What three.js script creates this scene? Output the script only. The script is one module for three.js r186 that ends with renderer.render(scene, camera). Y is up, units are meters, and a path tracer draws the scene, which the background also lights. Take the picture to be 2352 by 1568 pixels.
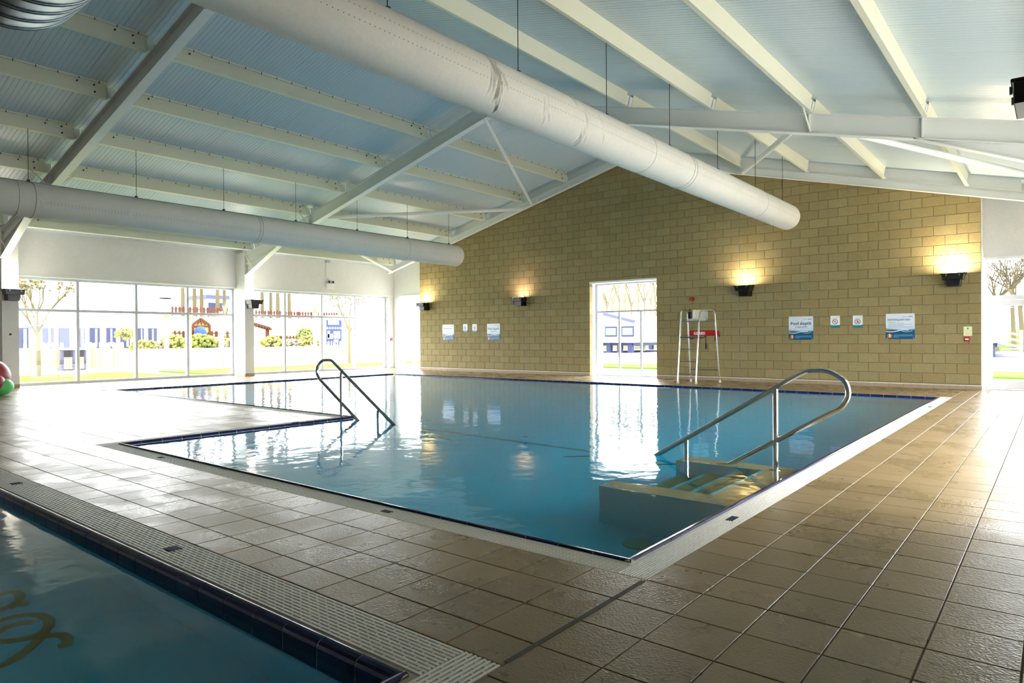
import * as THREE from 'three';
import { RoundedBoxGeometry } from 'three/addons/geometries/RoundedBoxGeometry.js';
import { mergeGeometries, mergeVertices } from 'three/addons/utils/BufferGeometryUtils.js';
import { RectAreaLightUniformsLib } from 'three/addons/lights/RectAreaLightUniformsLib.js';
import { FontLoader } from 'three/addons/loaders/FontLoader.js';
import { TextGeometry } from 'three/addons/geometries/TextGeometry.js';

// ---------------------------------------------------------------- camera, sky, exposure
const F = 1548.15, EYE = new THREE.Vector3(0, 1.21, 0);
const camera = new THREE.PerspectiveCamera(2 * Math.atan(784 / F) * 180 / Math.PI, 2352 / 1568, 0.05, 400);
camera.position.copy(EYE);
camera.rotation.set(-0.005365, 0.680423, -0.005707, 'YXZ');
camera.updateMatrixWorld();
const scene = new THREE.Scene();
scene.background = new THREE.Color().setRGB(0.93, 0.97, 1.0);   // bright even overcast
scene.backgroundIntensity = 6.2;
const LAMP = 40;                                                 // radiance scale of the wall uplights
const renderer = new THREE.WebGLRenderer({ antialias: true });
renderer.toneMapping = THREE.LinearToneMapping;
renderer.toneMappingExposure = 2.9;
renderer.shadowMap.enabled = true;
RectAreaLightUniformsLib.init();

// ---------------------------------------------------------------- helpers
let seed = 7;
const rnd = (a = 0, b = 1) => { seed = (seed * 1664525 + 1013904223) >>> 0; return a + (b - a) * seed / 4294967296; };
const dirOf = (px, py) => new THREE.Vector3((px - 1176) / F, -(py - 784) / F, -1).applyEuler(camera.rotation);
const atZ = (px, py, z) => { const d = dirOf(px, py); return d.multiplyScalar((z - EYE.z) / d.z).add(EYE); };
const atX = (px, py, x) => { const d = dirOf(px, py); return d.multiplyScalar((x - EYE.x) / d.x).add(EYE); };
const atY = (px, py, y) => { const d = dirOf(px, py); return d.multiplyScalar((y - EYE.y) / d.y).add(EYE); };
const V = (x, y, z) => new THREE.Vector3(x, y, z);
const used = new Map();
const numbered = (n) => { const k = used.get(n) ?? 0; used.set(n, k + 1); return k ? `${n}_${String(k).padStart(3, '0')}` : n; };
function shade(o) { o.castShadow = true; o.receiveShadow = true; return o; }
function tag(o, label, category, group, kind) {
  o.userData.label = label;
  if (category) o.userData.category = category;
  if (group) o.userData.group = group;
  if (kind) o.userData.kind = kind;
  return o;
}
function thing(name, label, category, group, kind) {
  const o = new THREE.Group(); o.name = numbered(name); scene.add(o);
  return tag(o, label, category, group, kind);
}
function part(name, g, m, parent) { const o = shade(new THREE.Mesh(g, m)); o.name = name; parent.add(o); return o; }
function solo(name, g, m, label, category, group, kind) {
  const o = shade(new THREE.Mesh(g, m)); o.name = numbered(name); scene.add(o);
  return tag(o, label, category, group, kind);
}
const stuff = (o) => { o.userData.kind = 'stuff'; return o; };
// uv in metres from position and normal
function metres(g, ox = 0, oy = 0) {
  const p = g.attributes.position, n = g.attributes.normal, uv = new Float32Array(p.count * 2);
  for (let i = 0; i < p.count; i++) {
    const ax = Math.abs(n.getX(i)), ay = Math.abs(n.getY(i)), az = Math.abs(n.getZ(i));
    const x = p.getX(i), y = p.getY(i), z = p.getZ(i);
    let u, v;
    if (ay >= ax && ay >= az) { u = x; v = z; } else if (ax >= az) { u = z; v = y; } else { u = x; v = y; }
    uv[2 * i] = u + ox; uv[2 * i + 1] = v + oy;
  }
  g.setAttribute('uv', new THREE.BufferAttribute(uv, 2));
  return g;
}
function box(x0, x1, y0, y1, z0, z1) {
  const g = new THREE.BoxGeometry(Math.abs(x1 - x0), Math.abs(y1 - y0), Math.abs(z1 - z0));
  g.translate((x0 + x1) / 2, (y0 + y1) / 2, (z0 + z1) / 2);
  return metres(g);
}
function rbox(x0, x1, y0, y1, z0, z1, r = 0.01, s = 2) {
  const g = new RoundedBoxGeometry(Math.abs(x1 - x0), Math.abs(y1 - y0), Math.abs(z1 - z0), s, r);
  g.translate((x0 + x1) / 2, (y0 + y1) / 2, (z0 + z1) / 2);
  return metres(g);
}
const merge = (list) => mergeGeometries(list.map((g) => (g.index ? g.toNonIndexed() : g)), false);
function flat(tris, uvs) {
  const g = new THREE.BufferGeometry();
  g.setAttribute('position', new THREE.Float32BufferAttribute(tris, 3));
  g.computeVertexNormals();
  if (uvs) g.setAttribute('uv', new THREE.Float32BufferAttribute(uvs, 2)); else metres(g);
  return g;
}
function bar(a, b, r, seg = 12, r2 = r) {
  const d = b.clone().sub(a), g = new THREE.CylinderGeometry(r2, r, d.length(), seg, 1);
  g.applyQuaternion(new THREE.Quaternion().setFromUnitVectors(V(0, 1, 0), d.normalize()));
  const m = a.clone().add(b).multiplyScalar(0.5);
  return g.translate(m.x, m.y, m.z);
}
function beamBox(a, b, w, h) {      // rectangular bar from a to b
  const d = b.clone().sub(a), g = new THREE.BoxGeometry(w, h, d.length());
  const m = new THREE.Matrix4().lookAt(a, b, V(0, 1, 0));
  g.applyMatrix4(m);
  const c = a.clone().add(b).multiplyScalar(0.5);
  return metres(g.translate(c.x, c.y, c.z));
}
function pipe(pts, r, seg = 80, rad = 14, t = 0.5, closed = false) {
  return new THREE.TubeGeometry(new THREE.CatmullRomCurve3(pts, closed, 'catmullrom', t), seg, r, rad, closed);
}
// straight runs joined by rounded bends
function bent(pts, rs, r, rad = 16) {
  const path = new THREE.CurvePath();
  let from = pts[0];
  for (let i = 1; i < pts.length - 1; i++) {
    const a = pts[i].clone().sub(pts[i - 1]).normalize(), b = pts[i + 1].clone().sub(pts[i]).normalize(), k = rs[i - 1];
    const p = pts[i].clone().addScaledVector(a, -k), q = pts[i].clone().addScaledVector(b, k);
    path.add(new THREE.LineCurve3(from, p));
    path.add(new THREE.QuadraticBezierCurve3(p, pts[i], q));
    from = q;
  }
  path.add(new THREE.LineCurve3(from, pts[pts.length - 1]));
  return new THREE.TubeGeometry(path, 140, r, rad, false);
}
// a plate lying in xz (top up) with bevelled top edges; no underside
function slabGeo(w, d, h, b, ou = 0, ov = 0) {
  const t = [], x = w / 2, z = d / 2, xi = x - b, zi = z - b;
  const quad = (p, q, r, s) => t.push(...p, ...q, ...r, ...p, ...r, ...s);
  quad([-xi, 0, zi], [xi, 0, zi], [xi, 0, -zi], [-xi, 0, -zi]);
  const ring = (a, ya, bb, yb, c, cc) => {
    quad([-a, ya, bb], [a, ya, bb], [c, yb, cc], [-c, yb, cc]);
    quad([a, ya, bb], [a, ya, -bb], [c, yb, -cc], [c, yb, cc]);
    quad([a, ya, -bb], [-a, ya, -bb], [-c, yb, -cc], [c, yb, -cc]);
    quad([-a, ya, -bb], [-a, ya, bb], [-c, yb, cc], [-c, yb, -cc]);
  };
  ring(x, -b, z, 0, xi, zi);
  ring(x, -h, z, -b, x, z);
  const g = flat(t), p = g.attributes.position, uv = g.attributes.uv;
  for (let i = 0; i < p.count; i++) uv.setXY(i, p.getX(i) + ou, p.getZ(i) + ov);
  return g;
}

// ---------------------------------------------------------------- procedural textures
function lattice(n, sd) { let s = sd; const a = new Float32Array(n * n); for (let i = 0; i < n * n; i++) { s = (s * 1664525 + 1013904223) >>> 0; a[i] = s / 4294967296; } return a; }
function noiseField(size, cells, octaves, sd, gain = 0.5) {    // tiling value noise
  const out = new Float32Array(size * size); let amp = 1, tot = 0;
  for (let o = 0; o < octaves; o++) {
    const n = cells << o, L = lattice(n, sd + o * 101);
    for (let y = 0; y < size; y++) for (let x = 0; x < size; x++) {
      const fx = x / size * n, fy = y / size * n, ix = fx | 0, iy = fy | 0; let u = fx - ix, v = fy - iy;
      u = u * u * (3 - 2 * u); v = v * v * (3 - 2 * v);
      const a = L[(iy % n) * n + ix % n], b = L[(iy % n) * n + (ix + 1) % n], c = L[((iy + 1) % n) * n + ix % n], d = L[((iy + 1) % n) * n + (ix + 1) % n];
      out[y * size + x] += amp * (a + (b - a) * u + (c - a) * v + (a - b - c + d) * u * v);
    }
    tot += amp; amp *= gain;
  }
  for (let i = 0; i < out.length; i++) out[i] /= tot;
  return out;
}
function tex(size, f, srgb, metresWide) {
  const d = new Uint8Array(size * size * 4);
  for (let i = 0; i < size * size; i++) { const c = f(i); d[4 * i] = c[0] * 255; d[4 * i + 1] = c[1] * 255; d[4 * i + 2] = c[2] * 255; d[4 * i + 3] = 255; }
  const t = new THREE.DataTexture(d, size, size);
  t.wrapS = t.wrapT = THREE.RepeatWrapping; t.magFilter = THREE.LinearFilter; t.minFilter = THREE.LinearMipmapLinearFilter; t.generateMipmaps = true;
  if (srgb) t.colorSpace = THREE.SRGBColorSpace;
  t.repeat.set(1 / metresWide, 1 / metresWide); t.needsUpdate = true;
  return t;
}
const clamp = (x, a = 0, b = 1) => Math.min(b, Math.max(a, x));
const sm = (a, b, x) => { const t = clamp((x - a) / (b - a)); return t * t * (3 - 2 * t); };
const nFine = noiseField(512, 64, 3, 11), nMid = noiseField(512, 8, 5, 23), nBig = noiseField(1024, 6, 6, 37), nBig2 = noiseField(1024, 14, 5, 91);
const grain = (lo, wide, srgb = true) => tex(512, (i) => { const k = lo + (1 - lo) * (0.6 * nFine[i] + 0.4 * nMid[i]); return [k, k, k]; }, srgb, wide);
const tGrain = grain(0.82, 0.9), tGrainSoft = grain(0.93, 1.3);
const tBumpFine = tex(512, (i) => [nFine[i], nFine[i], nFine[i]], false, 0.55);
const wet = (i) => sm(0.43, 0.53, 0.65 * nBig[i] + 0.35 * nBig2[i]);              // 0 wet film .. 1 drying
const tTileRough = tex(1024, (i) => { const k = 0.28 + 0.075 * wet(i) + 0.10 * (nBig2[i] - 0.5); return [k, k, k]; }, false, 2.9);
const tTileColour = tex(1024, (i) => { const k = 0.93 + 0.03 * wet(i) + 0.07 * (nBig2[i] - 0.5), w = 0.02 * (nBig[i] - 0.5); return [clamp(k + w), clamp(k), clamp(k - w)]; }, true, 2.9);
const nRip = noiseField(512, 10, 4, 5);
const tRipple = tex(512, (i) => [nRip[i], nRip[i], nRip[i]], false, 2.6);

// ---------------------------------------------------------------- materials
const std = (hex, rough = 0.6, extra = {}) => new THREE.MeshStandardMaterial({ color: hex, roughness: rough, ...extra });
const M = {
  white: std('#f1f1ee', 0.55), wallWhite: std('#eeede9', 0.7, { map: tGrainSoft }),
  cream: std('#e3e3cf', 0.45), steelWhite: std('#e9ebe8', 0.4), liner: std('#c2d2da', 0.38),
  frame: std('#c2c6d0', 0.4), doorFrame: std('#eef0f3', 0.4), frameDark: std('#b9bfca', 0.45),
  black: std('#0c0c0d', 0.35), rubber: std('#17171a', 0.7), strap: std('#15161a', 0.8),
  steel: new THREE.MeshStandardMaterial({ color: '#c9c6c0', metalness: 1, roughness: 0.17 }),
  galv: new THREE.MeshStandardMaterial({ color: '#77828c', metalness: 1, roughness: 0.34 }),
  cable: std('#3a3a3c', 0.5), fixing: std('#2b2b28', 0.6),
  fabric: std('#e4e1d8', 0.75, { map: tGrainSoft }), fabricSeam: std('#c9c6bb', 0.8), hole: std('#6d675b', 0.9),
  grout: std('#6d6350', 0.9), tileJoint: std('#55524a', 0.85),
  mortar: std('#6e654a', 0.95), skirt: std('#b59f82', 0.55, { map: tGrain }), trim: std('#ece9e2', 0.5),
  grate: std('#f2ede0', 0.5), channel: std('#a99c84', 0.9), strip: std('#b6a48e', 0.6), marker: std('#141f38', 0.75),
  groutWhite: std('#cfcbbb', 0.8),
  poolWall: std('#8ae2fe', 0.5), poolFloor: std('#8ae2fe', 0.5), poolLine: std('#5aa0bf', 0.5), stepTile: std('#c9b78c', 0.55, { map: tGrain }), nosing: std('#6fc4dc', 0.5),
  orange: std('#c98a1e', 0.6), red: std('#b3151c', 0.45), redDeep: std('#8e0f18', 0.4), green: std('#5cc46a', 0.5), plastic: std('#ebe9da', 0.4),
  letter: std('#f4f1ec', 0.5), foot: std('#d8c9a2', 0.6), notice: std('#e9efc4', 0.6),
};
const blockTones = ['#a8986a', '#a49467', '#a09063', '#ab9b6e', '#a39569', '#a79465'].map((c) => std(c, 0.9, { map: tGrain, bumpMap: tBumpFine, bumpScale: 0.0012 }));
const tileTones = ['#987f58', '#937b54', '#9d845e'].map((c) => std(c, 1, { map: tTileColour, roughnessMap: tTileRough, bumpMap: tBumpFine, bumpScale: 0.0016 }));
const copingTones = ['#14154a', '#111243', '#181a52'].map((c) => std(c, 0.12));
const glass = new THREE.MeshPhysicalMaterial({ color: '#ffffff', transmission: 1, thickness: 0, roughness: 0, ior: 1.5, specularIntensity: 0.6 });
const water = new THREE.MeshPhysicalMaterial({ color: '#ffffff', transmission: 1, thickness: 1, roughness: 0.045, ior: 1.33, attenuationColor: new THREE.Color().setRGB(0.17, 0.87, 0.985), attenuationDistance: 2.2, bumpMap: tRipple, bumpScale: 0.0035 });
const waterDeep = water.clone(); waterDeep.bumpScale = 0.003; waterDeep.roughness = 0.07;

// ---------------------------------------------------------------- main dimensions (metres)
const RIDGE = -10.19, SL = 0.2493, TH = Math.atan(SL);
const purlinBottom = (x) => 6.63 - SL * Math.abs(x - RIDGE), deck = (x) => 6.91 - SL * Math.abs(x - RIDGE);
const WZ = -18.0, WX0 = -19.14, WX1 = -1.306, ENDZ = -18.55, LEFT = -21.55, RIGHT = 1.17, BACK = 5.0;
const FA = -5.2, FB = -11.8, FC = -17.85, FN = 1.4;

// projected size, used to pick which of many alike pieces become parts of their own
const pv = camera.projectionMatrix.clone().multiply(camera.matrixWorldInverse.copy(camera.matrixWorld).invert());
function seenArea(pts) {
  const q = []; for (const p of pts) { const v4 = new THREE.Vector4(p.x, p.y, p.z, 1).applyMatrix4(pv); if (v4.w < 0.1) return 0; q.push([v4.x / v4.w, v4.y / v4.w]); }
  if (q.every((c) => Math.abs(c[0]) > 1.02 || Math.abs(c[1]) > 1.02)) return 0;
  let a = 0; for (let i = 0; i < q.length; i++) { const [x, y] = q[i], [u, w] = q[(i + 1) % q.length]; a += x * w - u * y; }
  return Math.abs(a) / 2;
}

// ================================================================= FLOOR
const floor = thing('floor', 'beige tiled pool deck with dark joints and wet patches', 'floor', null, 'structure');
const SP = { x0: -11, x1: -1.81, z0: -1.64, z1: 3.4, g: 0.25, s: 0.025 };      // small pool: outer line of its blue coping
const decks = [
  [-1.598, RIGHT + 0.06, -18.05, BACK], [LEFT, -1.598, -18.05, -15.635], [LEFT, -17.96, -15.635, -6.36], [LEFT, -8.69, -6.36, -3.0225],
  [LEFT, -1.598, -3.0225, -1.905], [LEFT, SP.x0 - 0.2, -1.905, BACK], [SP.x0 - 0.2, -1.598, SP.z1 + 0.2, BACK], [LEFT - 0.1, WX0, ENDZ - 0.1, -18.05], [WX1, RIGHT + 0.1, ENDZ - 0.1, -18.05],
];
part('slab', merge(decks.map(([a, b, c, d]) => box(a, b, -0.3, -0.005, c, d))), M.grout, floor);
{
  const tiles = [], xs = [], zs = [];
  for (let k = -80; k <= 20; k++) xs.push(k < 0 ? -1.598 + 0.2955 * k : -1.598 + 0.2995 * k);
  for (let k = -40; k <= 70; k++) zs.push(-2.118 - 0.3015 * k);
  xs.sort((a, b) => a - b); zs.sort((a, b) => a - b);
  for (const [x0, x1, z0, z1] of decks) for (let i = 0; i + 1 < xs.length; i++) for (let j = 0; j + 1 < zs.length; j++) {
    const a = Math.max(xs[i], x0), b = Math.min(xs[i + 1], x1), c = Math.max(zs[j], z0), d = Math.min(zs[j + 1], z1);
    if (b - a < 0.02 || d - c < 0.02) continue;
    tiles.push({ a, b, c, d, s: seenArea([V(a, 0, c), V(b, 0, c), V(b, 0, d), V(a, 0, d)]) });
  }
  tiles.sort((p, q) => q.s - p.s);
  const rest = [[], [], []], cache = new Map();
  tiles.forEach((t, i) => {
    const w = t.b - t.a - 0.006, d = t.d - t.c - 0.006, tone = Math.floor(rnd(0, 3)), dy = rnd(-0.0006, 0.0006);
    const g = slabGeo(w, d, 0.012, 0.002, (t.a + t.b) / 2, (t.c + t.d) / 2);
    const cx = (t.a + t.b) / 2, cz = (t.c + t.d) / 2;
    if (i < 300) { const m = part('floor_tile', g, tileTones[tone], floor); m.position.set(cx, dy, cz); } else rest[tone].push(g.translate(cx, dy, cz));
  });
  rest.forEach((l, k) => stuff(part('far_tiles', merge(l), tileTones[k], floor)));
  part('movement_joint', box(-1.612, -1.588, -0.004, 0.0015, -3.0, -1.93), M.tileJoint, floor);
}

// ================================================================= POOLS
// blue coping tiles along an edge; water lies on the side given by (nx, nz)
function copingRun(parent, ax, az, bx, bz, nx, nz, y = 0) {
  const L = Math.hypot(bx - ax, bz - az), n = Math.round(L / 0.243), step = L / n, tx = (bx - ax) / L, tz = (bz - az) / L;
  const outline = (i) => new THREE.Shape([[i, -0.16], [i, 0.004 - i], [0.005 + i / 2, 0.010 - i], [0.014, 0.013 - i], [0.026, 0.011 - i], [0.040, 0.005 - i], [0.050 - i / 2, -0.004 - i], [0.055 - i, -0.018], [0.055 - i, -0.16]].map((p) => new THREE.Vector2(...p)));
  const right = tx * nz - tz * nx > 0;                       // local x towards the water, local z along or against the run
  const m = new THREE.Matrix4().makeBasis(V(nx, 0, nz), V(0, 1, 0), right ? V(-tx, 0, -tz) : V(tx, 0, tz));
  if (m.determinant() < 0) throw new Error('coping run is mirrored');
  const sweep = (i, len) => new THREE.ExtrudeGeometry(outline(i), { depth: len, bevelEnabled: false, steps: 1 }).applyMatrix4(m).translate(right ? tx * len : 0, 0, right ? tz * len : 0);
  const g = sweep(0, step - 0.005);
  for (let i = 0; i < n; i++) { const o = part('coping_tile', g, copingTones[Math.floor(rnd(0, 3))], parent); o.position.set(ax + tx * (i * step + 0.0025), y, az + tz * (i * step + 0.0025)); }
  return metres(sweep(0.0025, L).translate(ax, y, az));
}
// slotted overflow grating in the rectangle, bars along its long side
function grating(label, x0, x1, z0, z1, nbars, gap, markers = []) {
  const t = thing('overflow_grating', label, 'grating', 'slotted overflow gratings round the pools');
  const alongX = x1 - x0 > z1 - z0, W = alongX ? z1 - z0 : x1 - x0, L = alongX ? x1 - x0 : z1 - z0, pitch = W / nbars, bw = pitch * 0.6;
  const ties = [];
  for (let i = 0; i < nbars; i++) {
    const c = (i + 0.5) * pitch;
    const g = alongX ? rbox(x0, x1, -0.022, 0, z0 + c - bw / 2, z0 + c + bw / 2, 0.002, 1) : rbox(x0 + c - bw / 2, x0 + c + bw / 2, -0.022, 0, z0, z1, 0.002, 1);
    part('bar', g, M.grate, t);
    if (i + 1 < nbars) for (let s = (i % 2) * gap / 2 + 0.01; s < L - 0.01; s += gap) {
      const p = c + pitch / 2, h = (pitch - bw) / 2 + 0.001;
      ties.push(alongX ? box(x0 + s - 0.0045, x0 + s + 0.0045, -0.02, -0.001, z0 + p - h, z0 + p + h) : box(x0 + p - h, x0 + p + h, -0.02, -0.001, z0 + s - 0.0045, z0 + s + 0.0045));
    }
  }
  stuff(part('cross_ties', merge(ties), M.grate, t));
  part('channel', box(x0, x1, -0.3, -0.12, z0, z1), M.channel, t);
  for (const s of markers) {
    const a = W * 0.32, b = W * 0.62;
    part('marker_block', alongX ? rbox(x0 + s - 0.045, x0 + s + 0.045, -0.02, 0.002, z0 + a, z0 + b, 0.003, 1) : rbox(x0 + a, x0 + b, -0.02, 0.002, z0 + s - 0.06, z0 + s + 0.06, 0.003, 1), M.marker, t);
  }
  return t;
}
const pool = thing('swimming_pool', 'large cyan swimming pool with dark blue coping tiles', 'pool', null, 'structure');
// outer line of the blue coping
const P = { x1: -1.783, z1: -3.2075, z0: -15.45, xn: -8.505, zn: -6.545, x0: -17.775 }, CW = 0.055, PD = 1.15, WL = -0.022;
{
  const groutRuns = [
    copingRun(pool, P.x1, P.z1, P.x1, P.z0, -1, 0), copingRun(pool, P.x1, P.z0, P.x0, P.z0, 0, 1), copingRun(pool, P.x0, P.z0, P.x0, P.zn, 1, 0),
    copingRun(pool, P.x0, P.zn, P.xn, P.zn, 0, -1), copingRun(pool, P.xn, P.zn, P.xn, P.z1, 1, 0), copingRun(pool, P.xn, P.z1, P.x1, P.z1, 0, -1),
  ];
  part('coping_grout', merge(groutRuns), M.groutWhite, pool);
  const e = CW - 0.002;
  // shell: floor and walls with thickness
  part('pool_floor', merge([box(P.xn - 0.2, P.x1 + 0.2, -PD - 0.3, -PD, P.z0 - 0.2, P.z1 + 0.2), box(P.x0 - 0.2, P.xn - 0.2, -PD - 0.3, -PD, P.z0 - 0.2, P.zn + 0.2)]), M.poolFloor, pool);
  const yb = -PD - 0.1, yt = -0.05;
  part('pool_wall', merge([
    box(P.x1 - e, P.x1 + 0.2, yb, yt, P.z0 - 0.2, P.z1 + 0.2), box(P.x0 - 0.2, P.x1 + 0.2, yb, yt, P.z0 - 0.2, P.z0 + e), box(P.x0 - 0.2, P.x0 + e, yb, yt, P.z0, P.zn),
    box(P.x0 - 0.2, P.xn + e, yb, yt, P.zn - e, P.zn + 0.2), box(P.xn - 0.2, P.xn + e, yb, yt, P.zn, P.z1), box(P.xn - 0.2, P.x1 + 0.2, yb, yt, P.z1 - e, P.z1 + 0.2),
  ]), M.poolWall, pool);
  part('ledge', box(P.xn + e, P.x1 - e, -PD, -0.13, P.z1 - e - 0.12, P.z1 - e), M.stepTile, pool);
  part('floor_line', box(P.xn + e, P.x1 - e, -PD, -PD + 0.004, -7.28, -7.18), M.poolLine, pool);
  part('floor_drain', new THREE.CylinderGeometry(0.12, 0.13, 0.02, 24).translate(-2.5, -PD + 0.012, -4.62), std('#a8c4b4', 0.5), pool);
  // white strip between coping and grating
  const s = 0.02;
  part('edge_strip', merge([box(P.x1, P.x1 + s, -0.2, -0.002, P.z0 - s, P.z1 + s), box(P.x0 - s, P.x1, -0.2, -0.002, P.z0 - s, P.z0), box(P.x0 - s, P.x0, -0.2, -0.002, P.z0, P.zn + s), box(P.x0 - s, P.xn - s, -0.2, -0.002, P.zn, P.zn + s), box(P.xn - s, P.xn, -0.2, -0.002, P.zn, P.z1 + s), box(P.xn, P.x1, -0.2, -0.002, P.z1, P.z1 + s)]), M.trim, pool);
  grating('white slotted grating along the pool edge beside the steps and handrail', P.x1 + s, -1.598, P.z0 - 0.18, P.z1 + 0.18, 10, 0.07, [P.z0 * -1 + 0.18 - 4.4, 2.3]);
  grating('white slotted grating between the large pool and the narrow tiled strip', P.xn - s, P.x1 + s, P.z1 + s, -3.0225, 10, 0.07, [1.35, 4.87]);
  grating('white slotted grating along the deck below the block wall', P.x0 - s, P.x1 + s, -15.635, P.z0 - s, 8, 0.09);
  grating('white slotted grating along the pool edge facing the tall windows', -17.96, P.x0 - s, P.z0 - s, P.zn + s, 8, 0.09);
  grating('white slotted grating across the end of the deck that juts into the pool', P.x0 - s, P.xn - s, P.zn + s, -6.36, 8, 0.07);
  grating('white slotted grating on the jutting deck beside the far handrail', -8.69, P.xn - s, P.zn + s, P.z1 + 0.18, 10, 0.07, [0.9]);
}
// water as a closed body
function waterBody(name, pts, y, depth, mat, label) {
  const sh = new THREE.Shape(pts.map(([x, z]) => new THREE.Vector2(x, -z)));
  const g = new THREE.ExtrudeGeometry(sh, { depth, bevelEnabled: false, steps: 1 });
  g.rotateX(-Math.PI / 2).translate(0, y - depth, 0);
  metres(g);
  return solo(name, g, mat, label, 'water', null, 'structure');
}
{
  const e = CW + 0.004 - 0.012;
  waterBody('pool_water', [[P.x1 - e, P.z1 - e], [P.x1 - e, P.z0 + e], [P.x0 + e, P.z0 + e], [P.x0 + e, P.zn - e], [P.xn + e, P.zn - e], [P.xn + e, P.z1 - e]], WL, PD + 0.1, water, 'calm clear cyan water filling the large pool');
}
// submerged steps in the large pool
{
  const t = thing('pool_steps', 'submerged sand coloured steps descending into the large pool below the near handrail', 'steps', null, 'structure');
  const xr = P.x1 - CW, xl = -3.0, zn = -4.86, zf = -6.60, w = 0.27, top = -0.10;
  part('side_wall', box(xl, xr, -PD, top, zn - w, zn), M.poolWall, t); part('side_wall', box(xl, xr, -PD, top, zf, zf + w), M.poolWall, t);
  part('side_wall_top', box(xl + 0.004, xr, top, top + 0.008, zn - w, zn), M.stepTile, t); part('side_wall_top', box(xl + 0.004, xr, top, top + 0.008, zf, zf + w), M.stepTile, t);
  const edge = (a, b, c, d) => part('edge_trim', box(a, b, top + 0.006, top + 0.011, c, d), M.nosing, t);
  edge(xl, -2.14, zn - w, zn - w + 0.014); edge(xl, -2.14, zf + w - 0.014, zf + w); edge(xl, xr, zn - 0.014, zn); edge(xl, xr, zf, zf + 0.014);
  const xs = [xr, -2.14, -2.40, -2.68, -2.96], ys = [top, -0.31, -0.52, -0.73];
  for (let i = 0; i < 4; i++) {
    part('tread', box(xs[i + 1], xs[i], -PD, ys[i] + 0.008, zf + w, zn - w), M.stepTile, t);
    part('nosing', box(xs[i + 1] - 0.006, xs[i + 1] + 0.03, ys[i] - 0.04, ys[i] + 0.012, zf + w, zn - w), M.nosing, t);
  }
}
// small pool
{
  const t = thing('children_pool', 'small shallow teal pool with dark blue coping at the deck corner', 'pool', null, 'structure');
  const { x0, x1, z0, z1 } = SP, D = 0.5, s = SP.s, e = CW - 0.002;
  const runs = [copingRun(t, x1, z1, x1, z0, -1, 0), copingRun(t, x1, z0, x0, z0, 0, 1), copingRun(t, x0, z0, x0, z1, 1, 0), copingRun(t, x0, z1, x1, z1, 0, -1)];
  part('coping_grout', merge(runs), M.groutWhite, t);
  part('pool_floor', box(x0 - 0.2, x1 + 0.2, -D - 0.3, -D, z0 - 0.2, z1 + 0.2), M.poolFloor, t);
  part('pool_wall', merge([box(x1 - e, x1 + 0.2, -D - 0.1, -0.1, z0 - 0.2, z1 + 0.2), box(x0 - 0.2, x0 + e, -D - 0.1, -0.1, z0 - 0.2, z1 + 0.2), box(x0, x1, -D - 0.1, -0.1, z0 - 0.2, z0 + e), box(x0, x1, -D - 0.1, -0.1, z1 - e, z1 + 0.2)]), M.poolWall, t);
  part('edge_strip', merge([box(x0 - s, x1 + s, -0.2, -0.004, z0 - s, z0), box(x1, x1 + s, -0.2, -0.004, z0, z1 + s), box(x0 - s, x0, -0.2, -0.004, z0, z1 + s), box(x0, x1, -0.2, -0.004, z1, z1 + s)]), M.strip, t);
  grating('cream slotted grating along the small teal pool', x0 - s, x1 + s, -1.905, z0 - s, 11, 0.068, [x0 * -1 + s - 6.87, x0 * -1 + s - 3.99]);
  grating('cream slotted grating along the short side of the small teal pool', x1 + s, -1.598, z0 - s - 0.24, z1 + 0.2, 8, 0.068);
  grating('cream slotted grating on the far deck side of the small teal pool', x0 - 0.2, x0 - s, z0 - s, z1 + 0.2, 8, 0.2);
  grating('cream slotted grating at the back of the small teal pool', x0 - s, x1 + s, z1 + s, z1 + 0.2, 8, 0.2);
  const q = CW + 0.004 - 0.012;
  waterBody('small_pool_water', [[x1 - q, z1 - q], [x1 - q, z0 + q], [x0 + q, z0 + q], [x0 + q, z1 - q]], -0.06, D, waterDeep, 'still darker teal water in the small pool');
  // orange lettering strokes laid in the floor
  const under = (px, py) => {                               // where a sight line bends down to the pool floor
    const p = atY(px, py, -0.06), d = dirOf(px, py).normalize(), k = 1 / 1.33, c = -d.y, t = Math.sqrt(1 - k * k * (1 - c * c));
    const r = d.multiplyScalar(k).add(V(0, k * c - t, 0)); return p.addScaledVector(r, (D - 0.06) / -r.y).setY(0);
  };
  const strokes = [
    [[-60, 985], [-20, 950], [45, 932], [100, 925], [142, 950], [130, 985], [70, 1025], [-30, 1060]], [[60, 1040], [120, 1020], [205, 1008]],
    [[-60, 1145], [40, 1115], [140, 1095], [230, 1085], [310, 1100], [350, 1140], [330, 1190], [250, 1235], [140, 1262], [20, 1275], [-60, 1270]], [[-40, 1225], [40, 1180], [150, 1145], [250, 1135]],
    [[300, 1245], [360, 1232], [430, 1228], [475, 1250], [465, 1295], [410, 1310]], [[330, 1195], [260, 1275], [150, 1370], [40, 1435], [-50, 1470]],
  ];
  for (const st of strokes) part('letter_stroke', new THREE.TubeGeometry(new THREE.CatmullRomCurve3(st.map(([u, v]) => under(u / 3.087, 1060 + v / 3.087))), 60, 0.028, 6).scale(1, 0.1, 1).translate(0, -D + 0.004, 0), M.orange, t);
}

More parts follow.
